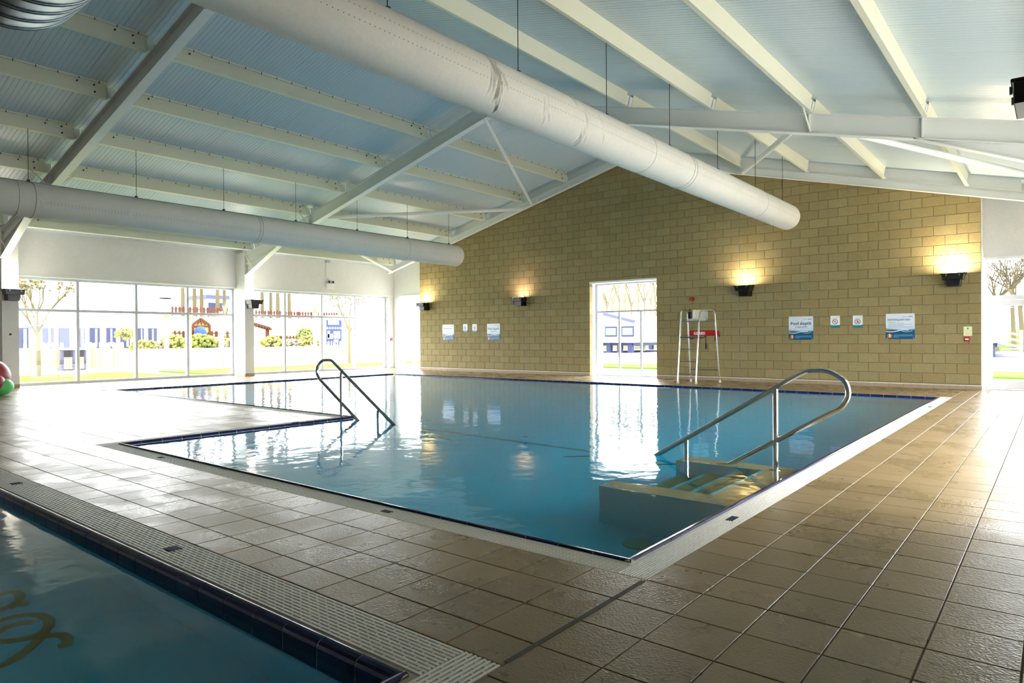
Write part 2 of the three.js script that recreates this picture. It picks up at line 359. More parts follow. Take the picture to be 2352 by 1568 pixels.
// ================================================================= BLOCK END WALL
{
  const wall = thing('wall_end', 'sand coloured concrete block gable wall with recessed joints', 'wall', null, 'structure');
  const OX0 = -11.43, OX1 = -9.115, OY = 2.945;                 // opening
  const shape = new THREE.Shape();
  const z = WZ - 0.007;
  // mortar backing, thick, with the opening left out
  const poly = (pts, zf, zb) => { const s = new THREE.Shape(pts.map((p) => new THREE.Vector2(...p))); return metres(new THREE.ExtrudeGeometry(s, { depth: zf - zb, bevelEnabled: false }).translate(0, 0, zb)); };
  const top = (x) => deck(x) + 0.05;
  part('mortar', merge([
    poly([[WX0, -0.2], [OX0, -0.2], [OX0, OY], [OX0, top(OX0)], [WX0, top(WX0)]], z, ENDZ), poly([[OX1, -0.2], [WX1, -0.2], [WX1, top(WX1)], [OX1, top(OX1)], [OX1, OY]], z, ENDZ),
    poly([[OX0, OY], [OX1, OY], [OX1, top(OX1)], [RIDGE, top(RIDGE)], [OX0, top(OX0)]], z, ENDZ),
  ]), M.mortar, wall);
  const pieces = [], J = 0.010, H = 0.2235, LEN = 0.4467;
  for (let k = -1; k < 32; k++) {
    const y0 = k < 0 ? 0.0 : 0.127 + H * k, y1 = k < 0 ? 0.127 : y0 + H;
    const off = k % 2 === 0 ? 0 : LEN / 2;
    for (let n = -32; n < 16; n++) {
      let a = -6.44 + off + LEN * n, b = a + LEN;
      a = Math.max(a, WX0); b = Math.min(b, WX1 + J / 2);
      if (b - a < 0.04) continue;
      const rects = [];
      if (y0 < OY - 0.01 && b > OX0 && a < OX1) {
        if (a < OX0 - 0.03) rects.push([a, OX0 + J / 2, y0, y1]);
        if (b > OX1 + 0.03) rects.push([OX1 - J / 2, b, y0, y1]);
        if (y1 > OY + 0.02) rects.push([Math.max(a, OX0), Math.min(b, OX1), OY - J / 2, y1]);
      } else rects.push([a, b, y0, y1]);
      for (const [p, q, r, s] of rects) {
        const lim = (x) => deck(x) - 0.004;
        if (r > Math.max(lim(p), lim(q)) - 0.02) continue;
        pieces.push({ p: p + J / 2, q: q - J / 2, r: r + J / 2, s: s - J / 2, cut: s > Math.min(lim(p), lim(q)) });
      }
    }
  }
  for (const b of pieces) b.a = seenArea([V(b.p, b.r, WZ), V(b.q, b.r, WZ), V(b.q, b.s, WZ), V(b.p, b.s, WZ)]) * (b.cut ? 0.5 : 1);
  pieces.sort((u, v) => v.a - u.a);
  const rest = blockTones.map(() => []), cache = new Map();
  pieces.forEach((b, i) => {
    const tone = Math.floor(rnd(0, blockTones.length)), w = b.q - b.p, h = b.s - b.r, v = Math.floor(rnd(0, 4));
    if (b.cut) {
      const lim = (x) => deck(x) - 0.004, pts = [[b.p, b.r], [b.q, b.r], [b.q, Math.min(b.s, lim(b.q))]];
      if (b.p < RIDGE && b.q > RIDGE) pts.push([RIDGE, Math.min(b.s, lim(RIDGE))]);
      pts.push([b.p, Math.min(b.s, lim(b.p))]);
      if (pts[2][1] <= b.r + 0.005) pts.splice(2, 1);
      if (pts[pts.length - 1][1] <= b.r + 0.005) pts.pop();
      if (pts.length > 2) { const s = new THREE.Shape(pts.map((p) => new THREE.Vector2(...p))); const g = metres(new THREE.ExtrudeGeometry(s, { depth: 0.012, bevelEnabled: false }).translate(0, 0, WZ - 0.012)); rest[tone].push(g); }
      return;
    }
    const key = [w.toFixed(3), h.toFixed(3), v].join();
    if (!cache.has(key)) cache.set(key, slabGeo(w, h, 0.012, 0.003, v * 0.37, v * 0.53).rotateX(Math.PI / 2));
    const g = cache.get(key), x = (b.p + b.q) / 2, y = (b.r + b.s) / 2, zz = WZ + rnd(-0.0012, 0.0012);
    if (i < 300) part('block', g, blockTones[tone], wall).position.set(x, y, zz); else rest[tone].push(g.clone().translate(x, y, zz));
  });
  rest.forEach((l, k) => l.length && stuff(part('far_blocks', merge(l), blockTones[k], wall)));
  for (const x of [-13.92, -6.69]) part('expansion_joint', box(x - 0.008, x + 0.008, 0.1, deck(x) - 0.05, WZ - 0.01, WZ + 0.002), std('#8d8a7c', 0.9), wall);
  // reveal of the opening: blocks on the sides, white lining to the frame
  for (const [x, d] of [[OX0, 1], [OX1, -1]]) for (let k = 0; k < 13; k++) part('reveal_block', box(x - 0.004 * d, x + 0.006 * d, (k ? 0.127 + H * (k - 1) : 0) + 0.005, Math.min(0.127 + H * k - 0.005, OY), WZ - 0.16, WZ - 0.004), blockTones[k % 6], wall);
  for (const [x, d] of [[OX0, 1], [OX1, -1]]) part('reveal_lining', box(x - 0.004 * d, x + 0.012 * d, 0, OY, WZ - 0.36, WZ - 0.165), M.white, wall);
  part('lintel_lining', box(OX0 - 0.002, OX1 + 0.002, OY - 0.05, OY + 0.004, WZ - 0.36, WZ + 0.004), M.white, wall);
  part('end_return', box(WX1 - 0.01, WX1 + 0.012, -0.1, deck(WX1), ENDZ, WZ - 0.013), M.wallWhite, wall);
  part('end_return', box(WX0 - 0.012, WX0 + 0.01, -0.1, deck(WX0), ENDZ, WZ - 0.013), M.wallWhite, wall);

  const sk = thing('baseboard_end', 'row of brown skirting tiles with a white top trim below the block wall', 'skirting', null, 'structure');
  const runs = [[WX0, OX0], [OX1, WX1 + 0.01]];
  for (const [a, b] of runs) {
    const n = Math.round((b - a) / 0.298), st = (b - a) / n, g = slabGeo(st - 0.005, 0.085, 0.014, 0.002).rotateX(Math.PI / 2);
    for (let i = 0; i < n; i++) part('skirting_tile', g, M.skirt, sk).position.set(a + (i + 0.5) * st, 0.0435, WZ + 0.014);
    part('top_trim', rbox(a, b, 0.087, 0.102, WZ - 0.002, WZ + 0.018, 0.003, 1), M.trim, sk);
    part('grout', box(a, b, 0.0, 0.087, WZ - 0.002, WZ + 0.010), M.grout, sk);
  }
}
// ================================================================= WHITE WALLS
function glazed(name, label, horizontal, at, u0, u1, y0, y1, us, ys, t = 0.075, d = 0.14) {
  // a frame in the plane x = at (horizontal axis z) or z = at (horizontal axis x); us, ys are the inner bars
  const o = thing(name, label, 'window', null, 'structure');
  const B = (a, b, c, e, k = d) => (horizontal === 'z' ? rbox(at - k / 2, at + k / 2, c, e, a, b, 0.006, 1) : rbox(a, b, c, e, at - k / 2, at + k / 2, 0.006, 1));
  const U = [u0, ...us, u1], Y = [y0, ...ys, y1];
  part('frame_head', B(u0, u1, y1 - t, y1), M.frame, o); part('frame_sill', B(u0, u1, y0, y0 + t), M.frame, o);
  part('frame_jamb', B(u0, u0 + t, y0 + t - 0.004, y1 - t + 0.004, d - 0.006), M.frame, o); part('frame_jamb', B(u1 - t, u1, y0 + t - 0.004, y1 - t + 0.004, d - 0.006), M.frame, o);
  for (const u of us) part('mullion', B(u - t / 2, u + t / 2, y0 + t - 0.004, y1 - t + 0.004, d - 0.006), M.frame, o);
  for (const y of ys) part('transom', B(u0 + t - 0.004, u1 - t + 0.004, y - t / 2, y + t / 2, d - 0.02), M.frame, o);
  for (let j = 0; j + 1 < Y.length; j++) for (let i = 0; i + 1 < U.length; i++) {
    const w = U[i + 1] - U[i], h = Y[j + 1] - Y[j], g = new THREE.PlaneGeometry(w, h);
    if (horizontal === 'z') g.rotateY(Math.PI / 2).translate(at, (Y[j] + Y[j + 1]) / 2, (U[i] + U[i + 1]) / 2); else g.translate((U[i] + U[i + 1]) / 2, (Y[j] + Y[j + 1]) / 2, at);
    part('pane', g, glass, o);
  }
  return o;
}
{
  const wl = thing('wall_left', 'white wall above the tall windows with projecting piers', 'wall', null, 'structure');
  const yTop = deck(-21.3) + 0.02;
  part('bulkhead', box(-21.7, -21.3, 2.94, yTop, -18.56, -5.15), M.wallWhite, wl);
  part('head_trim', box(-21.7, -21.28, 2.925, 2.955, -18.56, -5.15), M.white, wl);
  part('solid_bay', box(-21.7, -21.3, -0.3, yTop, -5.16, BACK + 0.2), M.wallWhite, wl);
  part('corner_pier', box(-21.7, -21.3, -0.3, 2.94, -18.6, -18.30), M.wallWhite, wl);
  part('sill_upstand', box(-21.7, -21.5, -0.3, -0.002, -18.6, -5.1), M.trim, wl);
  for (const [z0, z1] of [[-12.02, -11.70], [-5.5, -5.14], [1.2, 1.55]]) {
    part('pier', box(-21.7, -20.75, -0.2, 4.05, z0, z1), M.wallWhite, wl);
    part('pier_skirting', rbox(-20.76, -20.735, 0.0, 0.09, z0 - 0.004, z1 + 0.012, 0.003, 1), M.skirt, wl);
    part('pier_skirting', rbox(-21.3, -20.74, 0.0, 0.09, z1 - 0.002, z1 + 0.012, 0.003, 1), M.skirt, wl);
  }
  const we = thing('wall_end_return', 'white painted wall beside and above the end doors', 'wall', null, 'structure');
  const ext = (pts, z0, z1) => metres(new THREE.ExtrudeGeometry(new THREE.Shape(pts.map((p) => new THREE.Vector2(...p))), { depth: z1 - z0, bevelEnabled: false }).translate(0, 0, z0));
  const t = (x) => deck(x) + 0.03;
  part('panel', ext([[-21.7, 2.945], [WX0, 2.945], [WX0, t(WX0)], [-21.7, t(-21.7)]], ENDZ - 0.25, ENDZ), M.wallWhite, we);
  part('panel', box(-21.7, -20.87, -0.3, 2.95, ENDZ - 0.25, ENDZ), M.wallWhite, we);
  part('panel', ext([[WX1, 2.955], [RIGHT + 0.3, 2.955], [RIGHT + 0.3, t(RIGHT + 0.3)], [WX1, t(WX1)]], ENDZ - 0.25, ENDZ), M.wallWhite, we);
  part('panel', box(0.47, RIGHT + 0.3, -0.3, 2.96, ENDZ - 0.25, ENDZ), M.wallWhite, we);
  part('backing', ext([[WX0, 2.95], [WX1, 2.95], [WX1, t(WX1)], [RIDGE, t(RIDGE)], [WX0, t(WX0)]], ENDZ - 0.25, ENDZ), M.wallWhite, we);
  part('backing', box(WX0 - 0.01, -11.43, -0.3, 2.96, ENDZ - 0.25, ENDZ), M.wallWhite, we); part('backing', box(-9.115, WX1 + 0.01, -0.3, 2.96, ENDZ - 0.25, ENDZ), M.wallWhite, we);

  const wr = thing('wall_right', 'white side wall above the walkway windows with projecting piers', 'wall', null, 'structure');
  part('bulkhead', box(RIGHT, RIGHT + 0.4, 2.94, deck(RIGHT) + 0.05, -18.6, -5.15), M.wallWhite, wr);
  part('solid_bay', box(RIGHT, RIGHT + 0.4, -0.3, deck(RIGHT) + 0.05, -5.16, BACK + 0.2), M.wallWhite, wr);
  part('solid_bay', box(RIGHT, RIGHT + 0.4, -0.3, 2.95, -18.6, -15.2), M.wallWhite, wr);
  part('sill_upstand', box(RIGHT + 0.05, RIGHT + 0.4, -0.3, -0.002, -18.6, -5.1), M.trim, wr);
  for (const [z0, z1] of [[-12.02, -11.70], [-5.5, -5.14]]) part('pier', box(0.2, RIGHT + 0.1, -0.2, 4.05, z0, z1), M.wallWhite, wr);
  const wb = thing('wall_back', 'plain white gable wall closing the hall behind the small pool', 'wall', null, 'structure');
  part('panel', ext([[-21.7, -0.3], [RIGHT + 0.4, -0.3], [RIGHT + 0.4, t(RIGHT + 0.4)], [RIDGE, t(RIDGE)], [-21.7, t(-21.7)]], BACK, BACK + 0.3), M.wallWhite, wb);
}
glazed('window_1', 'tall grid of window panes between the two white piers', 'z', LEFT, -11.72, -5.48, 0, 2.935, [-10.18, -8.64, -7.085], [2.038]);
glazed('window_2', 'tall grid of window panes between the pier and the end wall', 'z', LEFT, -18.3, -12.0, 0, 2.935, [-16.735, -15.20, -13.65], [2.038]);
{
  const o = thing('window_3', 'glazed opening of four panes in the block wall', 'window', null, 'structure'), z = WZ - 0.38, t = 0.055;
  const B = (a, b, c, e, k = 0.045) => rbox(a, b, c, e, z - k, z + k, 0.006, 1);
  const x0 = -11.42, x1 = -9.11;
  part('frame_head', B(x0, x1, 2.85, 2.9), M.frame, o); part('frame_sill', B(x0, x1, 0, 0.05), M.frame, o);
  part('frame_jamb', B(x0, x0 + 0.08, 0.047, 2.853, 0.042), M.frame, o); part('frame_jamb', B(x1 - 0.05, x1, 0.047, 2.853, 0.042), M.frame, o);
  part('transom', B(x0 + 0.077, x1 - 0.047, 1.985, 2.045, 0.039), M.frame, o);
  for (const x of [-10.57, -9.82]) part('mullion', B(x - t / 2, x + t / 2, 0.047, 1.988, 0.036), M.frame, o);
  const pane = (a, b, c, d) => part('pane', new THREE.PlaneGeometry(b - a, d - c).translate((a + b) / 2, (c + d) / 2, z), glass, o);
  pane(x0, x1, 2.015, 2.88); pane(x0, -10.57, 0.02, 2.015); pane(-10.57, -9.82, 0.02, 2.015); pane(-9.82, x1, 0.02, 2.015);
  part('threshold', box(x0, x1, -0.2, -0.002, WZ - 0.5, WZ + 0.0), M.trim, o);
}
glazed('window_4', 'tall grid of window panes beside the near walkway', 'z', RIGHT + 0.25, -11.72, -5.48, 0, 2.935, [-10.18, -8.64, -7.085], [2.038]);
glazed('window_5', 'pair of tall window panes further along the walkway', 'z', RIGHT + 0.25, -15.22, -12.0, 0, 2.935, [-13.65], [2.038]);
// doors with a light above
function doubleDoor(name, label, x0, x1, z, handleOn) {
  const o = thing(name, label, 'door', null, 'structure');
  const B = (a, b, c, e, k = 0.09) => rbox(a, b, c, e, z - k / 2, z + k / 2, 0.006, 1);
  part('frame_jamb', B(x0, x0 + 0.04, 0.004, 2.893, 0.086), M.doorFrame, o); part('frame_jamb', B(x1 - 0.04, x1, 0.004, 2.893, 0.086), M.doorFrame, o);
  part('frame_head', B(x0, x1, 2.89, 2.95), M.doorFrame, o); part('transom', B(x0 + 0.038, x1 - 0.038, 1.99, 2.09, 0.11), M.doorFrame, o);
  part('fanlight_pane', new THREE.PlaneGeometry(x1 - x0, 0.82).translate((x0 + x1) / 2, 2.49, z), glass, o);
  const xm = (x0 + x1) / 2;
  for (const [a, b, hx] of [[x0 + 0.045, xm - 0.002, xm - 0.06], [xm + 0.002, x1 - 0.045, xm + 0.06]]) {
    const leaf = part('door_leaf', merge([B(a, a + 0.1, 0.01, 1.985, 0.05), B(b - 0.1, b, 0.01, 1.985, 0.05), B(a + 0.094, b - 0.094, 0.012, 0.19, 0.046), B(a + 0.094, b - 0.094, 1.86, 1.983, 0.046)]), M.doorFrame, o);
    part('pane', new THREE.PlaneGeometry(b - a - 0.18, 1.7).translate((a + b) / 2, 1.02, z), glass, leaf);
    part('handle', bent([V(hx, 0.86, z + 0.03), V(hx, 0.86, z + 0.1), V(hx - Math.sign(hx - xm) * -0.03, 0.86, z + 0.1), V(hx - Math.sign(hx - xm) * -0.03, 1.26, z + 0.1), V(hx, 1.26, z + 0.1), V(hx, 1.26, z + 0.03)], [0.02, 0.005, 0.015, 0.015], 0.012, 10), M.steel, leaf);
  }
  part('threshold', box(x0, x1, -0.2, 0.004, z - 0.1, z + 0.1), M.frameDark, o);
  return o;
}
doubleDoor('door_1', 'white framed glazed double door beside the block wall near the alarm call point', -1.272, 0.47, ENDZ + 0.05);
doubleDoor('door_2', 'white framed glazed double door between the windows and the block wall', -20.87, -19.13, ENDZ + 0.05);

// ================================================================= ROOF
{
  const c = thing('ceiling', 'pale ribbed metal roof lining in metre wide panels', 'ceiling', null, 'structure');
  // one panel: 1 m wide in z, fine grooves, from the ridge down to the eave
  const prof = []; const n = 12, gw = 0.004, gd = 0.005;
  prof.push([0, 0.008], [0.003, 0]);
  for (let i = 1; i < n; i++) { const z = i / n; prof.push([z - gw, 0], [z, gd], [z + gw, 0]); }
  prof.push([0.982, 0], [0.985, 0.006], [0.988, 0], [0.997, 0], [1.0, 0.008]);
  const run = 11.95;
  for (const side of [-1, 1]) {
    const t = [], uv = [];
    for (let i = 0; i + 1 < prof.length; i++) {
      const [za, ha] = prof[i], [zb, hb] = prof[i + 1];
      const A = [0, ha, -za], B = [0, hb, -zb], C = [side * run, hb - SL * run, -zb], D = [side * run, ha - SL * run, -za];
      const q = side < 0 ? [A, B, C, A, C, D] : [A, C, B, A, D, C];
      for (const p of q) { t.push(...p); uv.push(p[2], p[0]); }
    }
    const g = flat(t, uv);
    for (let k = 0; k < 25; k++) { const m = part('liner_panel', g, M.liner, c); m.position.set(RIDGE, deck(RIDGE), BACK + 0.3 - k); }
  }
  const sl = (side) => { const s = new THREE.Shape([[0, 0.03], [side * 12.1, 0.03 - SL * 12.1], [side * 12.1, 0.2 - SL * 12.1], [0, 0.2]].map((p) => new THREE.Vector2(...p))); return metres(new THREE.ExtrudeGeometry(s, { depth: 24.6, bevelEnabled: false }).translate(RIDGE, deck(RIDGE), -19.2)); };
  part('roof_skin', merge([sl(-1), sl(1)]), M.frameDark, c);
  part('ridge_flashing', merge([-1, 1].map((s) => metres(new THREE.BoxGeometry(0.3, 0.004, 23.8).translate(s * 0.15, 0, 0).rotateZ(-s * TH).translate(RIDGE, deck(RIDGE) - 0.004, -6.6)))), M.liner, c);
}
// purlins: Z sections, bay by bay
const purlinX = [1.91, 3.61, 5.31, 7.01, 8.62, 10.12];
{
  const bays = [[FN - 0.1, FA + 0.12, 'over the small pool'], [FA - 0.12, FB + 0.12, 'over the middle bay'], [FB - 0.12, FC + 0.12, 'reaching the block wall']];
  const nth = ['first', 'second', 'third', 'fourth', 'fifth', 'lowest'];
  const D = 0.285, W = 0.07, t = 0.006;
  for (const side of [-1, 1]) for (const [za, zb, where] of bays) {
    const L = za - zb, fx = [];
    const web = new THREE.BoxGeometry(t, D, L).translate(0, D / 2, 0);
    const low = new THREE.BoxGeometry(W, t, L).translate(side * W / 2, t / 2, 0);
    const lip = new THREE.BoxGeometry(t, 0.02, L).translate(side * W, 0.01, 0);
    const top = new THREE.BoxGeometry(W, t, L).translate(-side * W / 2, D - t / 2, 0), lipT = new THREE.BoxGeometry(t, 0.045, L).translate(-side * W, D - 0.0225, 0);
    const g = merge([web, low, lip, top, lipT].map((q) => metres(q)));
    for (let z = -L / 2 + 0.15; z < L / 2; z += 0.333) fx.push(new THREE.BoxGeometry(0.012, 0.035, 0.012).translate(-side * (W + 0.006), D - 0.045, z));
    const bl = []; for (const e of [-1, 1]) for (const [dz, y] of [[0.22, 0.06], [0.22, 0.2], [0.5, 0.2]]) bl.push(new THREE.CylinderGeometry(0.014, 0.014, 0.03, 8).rotateZ(Math.PI / 2).translate(-side * 0.015, y, e * (L / 2 - dz)));
    const bolts = merge(bl);
    const gx = merge(fx), cleats = [-1, 1].map((e) => new THREE.BoxGeometry(0.012, 0.22, 0.1).translate(-side * 0.01, 0.11, e * (L / 2 + 0.05)));
    for (const [k, d] of purlinX.entries()) {
      const x = RIDGE + side * d;
      const o = thing('roof_purlin', `cream steel purlin ${where}, ${side < 0 ? 'window' : 'handrail'} slope, ${nth[k]} below the ridge`, 'beam', 'cream roof purlins');
      o.position.set(x, purlinBottom(x), (za + zb) / 2); o.rotation.z = side < 0 ? TH : -TH;
      part('section', g, M.cream, o); stuff(part('fixings', gx, M.fixing, o)); stuff(part('end_bolts', bolts, M.fixing, o)); cleats.forEach((q) => part('cleat', q, M.steelWhite, o));
    }
  }
}
// portal rafters
function rafter(side, z, depth, width, label, haunch) {
  const o = thing('roof_rafter', label, 'beam', 'steel roof rafters');
  const cosT = Math.cos(TH), L = 10.6 / cosT, at = (x, y) => [RIDGE + side * x, y];
  const y0 = purlinBottom(RIDGE) - 0.005;
  const put = (h0, h1, w, zc = z) => { const g = new THREE.BoxGeometry(L, h1 - h0, w).translate(side * L / 2, (h0 + h1) / 2, 0).rotateZ(-side * TH).translate(RIDGE, y0, zc); return metres(g); };
  part('top_flange', put(-0.012, 0, width), M.steelWhite, o); part('web', put(-depth + 0.012, -0.012, 0.01), M.steelWhite, o); part('bottom_flange', put(-depth, -depth + 0.014, width), M.steelWhite, o);
  if (haunch) {
    const xs = 8.5, xe = 10.6, yA = y0 - SL * xs - depth, yB = y0 - SL * xe - depth, drop = 0.36;
    const s = new THREE.Shape([at(xs, yA), at(xe, yB), at(xe, yB - drop)].map((p) => new THREE.Vector2(...p)));
    part('haunch_web', metres(new THREE.ExtrudeGeometry(s, { depth: 0.01, bevelEnabled: false }).translate(0, 0, z - 0.005)), M.steelWhite, o);
    part('haunch_flange', beamBox(V(...at(xs, yA), z), V(...at(xe, yB - drop), z), width, 0.014), M.steelWhite, o);
    for (const d of [7.01, 8.62]) part('stiffener', box(RIDGE + side * d - 0.008, RIDGE + side * d + 0.008, y0 - SL * d - depth + 0.02, y0 - SL * d, z, z + width / 2), M.steelWhite, o);
    part('fly_brace', bar(V(RIDGE + side * 7.01, purlinBottom(RIDGE + 7.01) + 0.03, z - 0.42), V(RIDGE + side * 7.03, y0 - SL * 7.02 - depth + 0.02, z - 0.06), 0.016, 8), M.cream, o);
    part('fly_brace', bar(V(RIDGE + side * 7.01, purlinBottom(RIDGE + 7.01) + 0.03, z + 0.42), V(RIDGE + side * 7.03, y0 - SL * 7.02 - depth + 0.02, z + 0.06), 0.016, 8), M.cream, o);
    part('fly_brace', bar(V(RIDGE + side * 10.12, purlinBottom(RIDGE + 10.12) + 0.03, z + 0.42), V(RIDGE + side * 10.15, y0 - SL * 10.15 - depth - 0.24, z + 0.06), 0.016, 8), M.cream, o);
  }
  return o;
}
rafter(-1, FA, 0.32, 0.17, 'white steel rafter rising from the pier beside the blank wall', true); rafter(1, FA, 0.32, 0.17, 'white steel rafter over the near walkway on the door side', true);
rafter(-1, FB, 0.32, 0.17, 'white steel rafter rising from the pier between the windows', true); rafter(1, FB, 0.32, 0.17, 'white steel rafter spanning the door side above the handrail', true);
rafter(-1, FC + 0.02, 0.19, 0.14, 'slim white rafter along the block gable on the window side', false); rafter(1, FC + 0.02, 0.19, 0.14, 'slim white rafter along the block gable on the door side', false);
{
  const o = thing('trim_1', 'white board lining the top of the block gable under the roof', 'trim', null, 'structure');
  for (const s of [-1, 1]) part('gable_board', metres(new THREE.ExtrudeGeometry(new THREE.Shape([[0, purlinBottom(RIDGE) - 0.17], [s * 9.6, purlinBottom(RIDGE) - 0.17 - SL * 9.6], [s * 9.6, deck(RIDGE) - SL * 9.6], [0, deck(RIDGE)]].map((p) => new THREE.Vector2(...p))), { depth: 0.05, bevelEnabled: false }).translate(RIDGE, 0, FC - 0.12)), M.steelWhite, o);
}
rafter(-1, FN, 0.32, 0.17, 'white steel rafter across the small pool end on the window side', true); rafter(1, FN, 0.32, 0.17, 'white steel rafter across the small pool end on the door side', true);
// roof bracing tubes between the last two frames
{
  const T = [
    [V(-10.3, 6.3, -11.75), V(-13.45, 5.58, -17.72), 0.045, 'slim white bracing tube from the ridge to the gable on the window side'],
    [V(-16.7, 4.76, -11.9), V(-13.85, 5.5, -17.72), 0.055, 'white bracing tube from the rafter foot up to the gable on the window side'],
    [V(-17.3, 4.5, -12.0), V(-20.5, 3.85, -17.8), 0.05, 'white bracing tube running down to the window corner of the gable'],
    [V(-10.1, 6.3, -11.75), V(-6.85, 5.58, -17.72), 0.045, 'slim white bracing tube from the ridge to the gable on the door side'],
    [V(-3.45, 4.72, -11.9), V(-6.45, 5.55, -17.72), 0.055, 'white bracing tube from the rafter up to the gable on the door side'],
    [V(-2.6, 4.5, -12.0), V(0.35, 3.98, -16.6), 0.055, 'thick white bracing tube running down to the side wall above the doors'],
  ];
  for (const [a, b, r, label] of T) {
    const o = thing('bracing_tube', label, 'tube', 'roof bracing tubes');
    part('tube', bar(a, b, r, 18), M.steelWhite, o);
    for (const p of [a, b]) part('end_cap', new THREE.SphereGeometry(r * 1.02, 14, 8).translate(p.x, p.y, p.z), M.steelWhite, o);
  }
}
// ================================================================= DUCTS
function fabricDuct(name, label, cx, cy, r, zStart, zEnd, seams, folds, holes, hangers) {
  const o = thing(name, label, 'duct', 'fabric air ducts');
  const creases = [];
  for (const [zf, amp, n] of folds) for (let i = 0; i < n; i++) { const t1 = rnd(0.25, 2.3), t2 = t1 + rnd(0.4, 1.15), zc = zf + rnd(-0.08, 0.08) - 0.10 * (t1 - 1.4); creases.push([zc, t1, zc - rnd(0.0, 0.17), t2, amp * rnd(0.5, 1.2), rnd(0.009, 0.018)]); }
  const NS = folds.length > 3 ? 1200 : 520, NT = folds.length > 3 ? 160 : 96, pos = [], uv = [], idx = [], L = zStart - zEnd;
  const nz = (a, b) => nMid[(Math.floor(a * 60) & 511) * 512 + (Math.floor(b * 40) & 511)] - 0.5;
  for (let i = 0; i <= NS; i++) {
    const s = i / NS, z = zStart - s * L; let rr = r, f = 1;
    const e = (z - zEnd) / (0.42 * r); if (e < 1) f = Math.sqrt(Math.max(0.0001, 1 - (1 - e) ** 2)) * 0.8 + 0.2 * e;
    if (i === NS) f = 0.0001;
    for (let j = 0; j <= NT; j++) {
      const th = j / NT * Math.PI * 2; let d = 0;
      for (const [z1, t1, z2, t2, amp, wd] of creases) {
        const u = clamp(((z - z1) * (z2 - z1) + (th - t1) * (t2 - t1) * r * r) / ((z2 - z1) ** 2 + ((t2 - t1) * r) ** 2)), dz = z - z1 - u * (z2 - z1), dt = (th - t1 - u * (t2 - t1)) * r;
        const q = Math.hypot(dz, dt) / wd, side = dz + dt > 0 ? 1 : 0.35;
        if (q < 4) d += amp * Math.sin(Math.PI * clamp(0.08 + u * 0.9)) * (Math.exp(-q * q * 1.2) * 1.0 - 0.7 * side * Math.exp(-((q - 1.5) ** 2) * 1.6));
      }
      d += 0.004 * nz(z, th * 2);
      const R = (rr + d) * f;
      pos.push(cx + R * Math.sin(th), cy + R * Math.cos(th), z); uv.push(z, th * r);
    }
  }
  for (let i = 0; i < NS; i++) for (let j = 0; j < NT; j++) { const a = i * (NT + 1) + j, b = a + 1, c = a + NT + 1, e = c + 1; idx.push(a, b, c, b, e, c); }
  const g = new THREE.BufferGeometry();
  g.setAttribute('position', new THREE.Float32BufferAttribute(pos, 3)); g.setAttribute('uv', new THREE.Float32BufferAttribute(uv, 2)); g.setIndex(idx); g.computeVertexNormals();
  part('sleeve', g, M.fabric, o);
  for (const [z, w] of seams) part('seam', new THREE.TorusGeometry(r + 0.002, w, 8, 72).translate(cx, cy, z), M.fabricSeam, o);
  const dots = [];
  for (const [ang, z0, z1, step] of holes) for (let z = z0; z > z1; z -= step) dots.push(new THREE.CircleGeometry(0.0055, 6).rotateY(Math.PI / 2).translate(r + 0.003, 0, 0).rotateZ(ang).translate(cx, cy, z));
  if (dots.length) stuff(part('perforations', merge(dots), M.hole, o));
  part('hanging_rail', box(cx - 0.008, cx + 0.008, cy + r - 0.004, cy + r + 0.022, zEnd + 0.25, zStart), M.galv, o);
  for (const z of hangers) {
    const c = part('hanger_cable', bar(V(cx, cy + r + 0.02, z), V(cx, purlinBottom(cx) + 0.01, z), 0.0055, 6), M.cable, o);
    part('clamp', box(cx - 0.022, cx + 0.022, cy + r + 0.012, cy + r + 0.055, z - 0.022, z + 0.022), M.cable, c);
  }
  return o;
}
const H1 = [-4.2, -6.17, -8.15, -10.12, -12.1, -14.09, -15.88], H2 = [-2.3, -4.28, -6.25, -8.22, -10.18, -12.17, -14.08, -15.89];
const D2R = Math.PI / 180;
fabricDuct('fabric_duct', 'creased white fabric air duct hung over the near half of the pool', -4.88, 3.975, 0.288, -1.9, -16.35, [[-10.45, 0.007], [-10.55, 0.007], [-14.05, 0.005], [-9.1, 0.003]],
  [[-5.45, 0.02, 17], [-6.35, 0.014, 8], [-7.15, 0.017, 11], [-7.6, 0.01, 3]], [[10 * D2R, -2, -16, 0.055], [-12 * D2R, -2, -16, 0.055]], H1);
fabricDuct('fabric_duct', 'stained white fabric air duct hung beside the tall windows', -15.5, 3.935, 0.338, -1.2, -16.4, [[-4.05, 0.008], [-4.32, 0.012], [-8.98, 0.008], [-9.06, 0.008], [-13.9, 0.006]],
  [[-4.45, 0.014, 4], [-6.0, 0.018, 4]], [[-16 * D2R, -4.5, -9, 0.06], [-12 * D2R, -4.5, -9, 0.06], [-8 * D2R, -4.5, -9, 0.06], [-14 * D2R, -9.2, -16, 0.08], [-10 * D2R, -9.2, -16, 0.08]], H2);
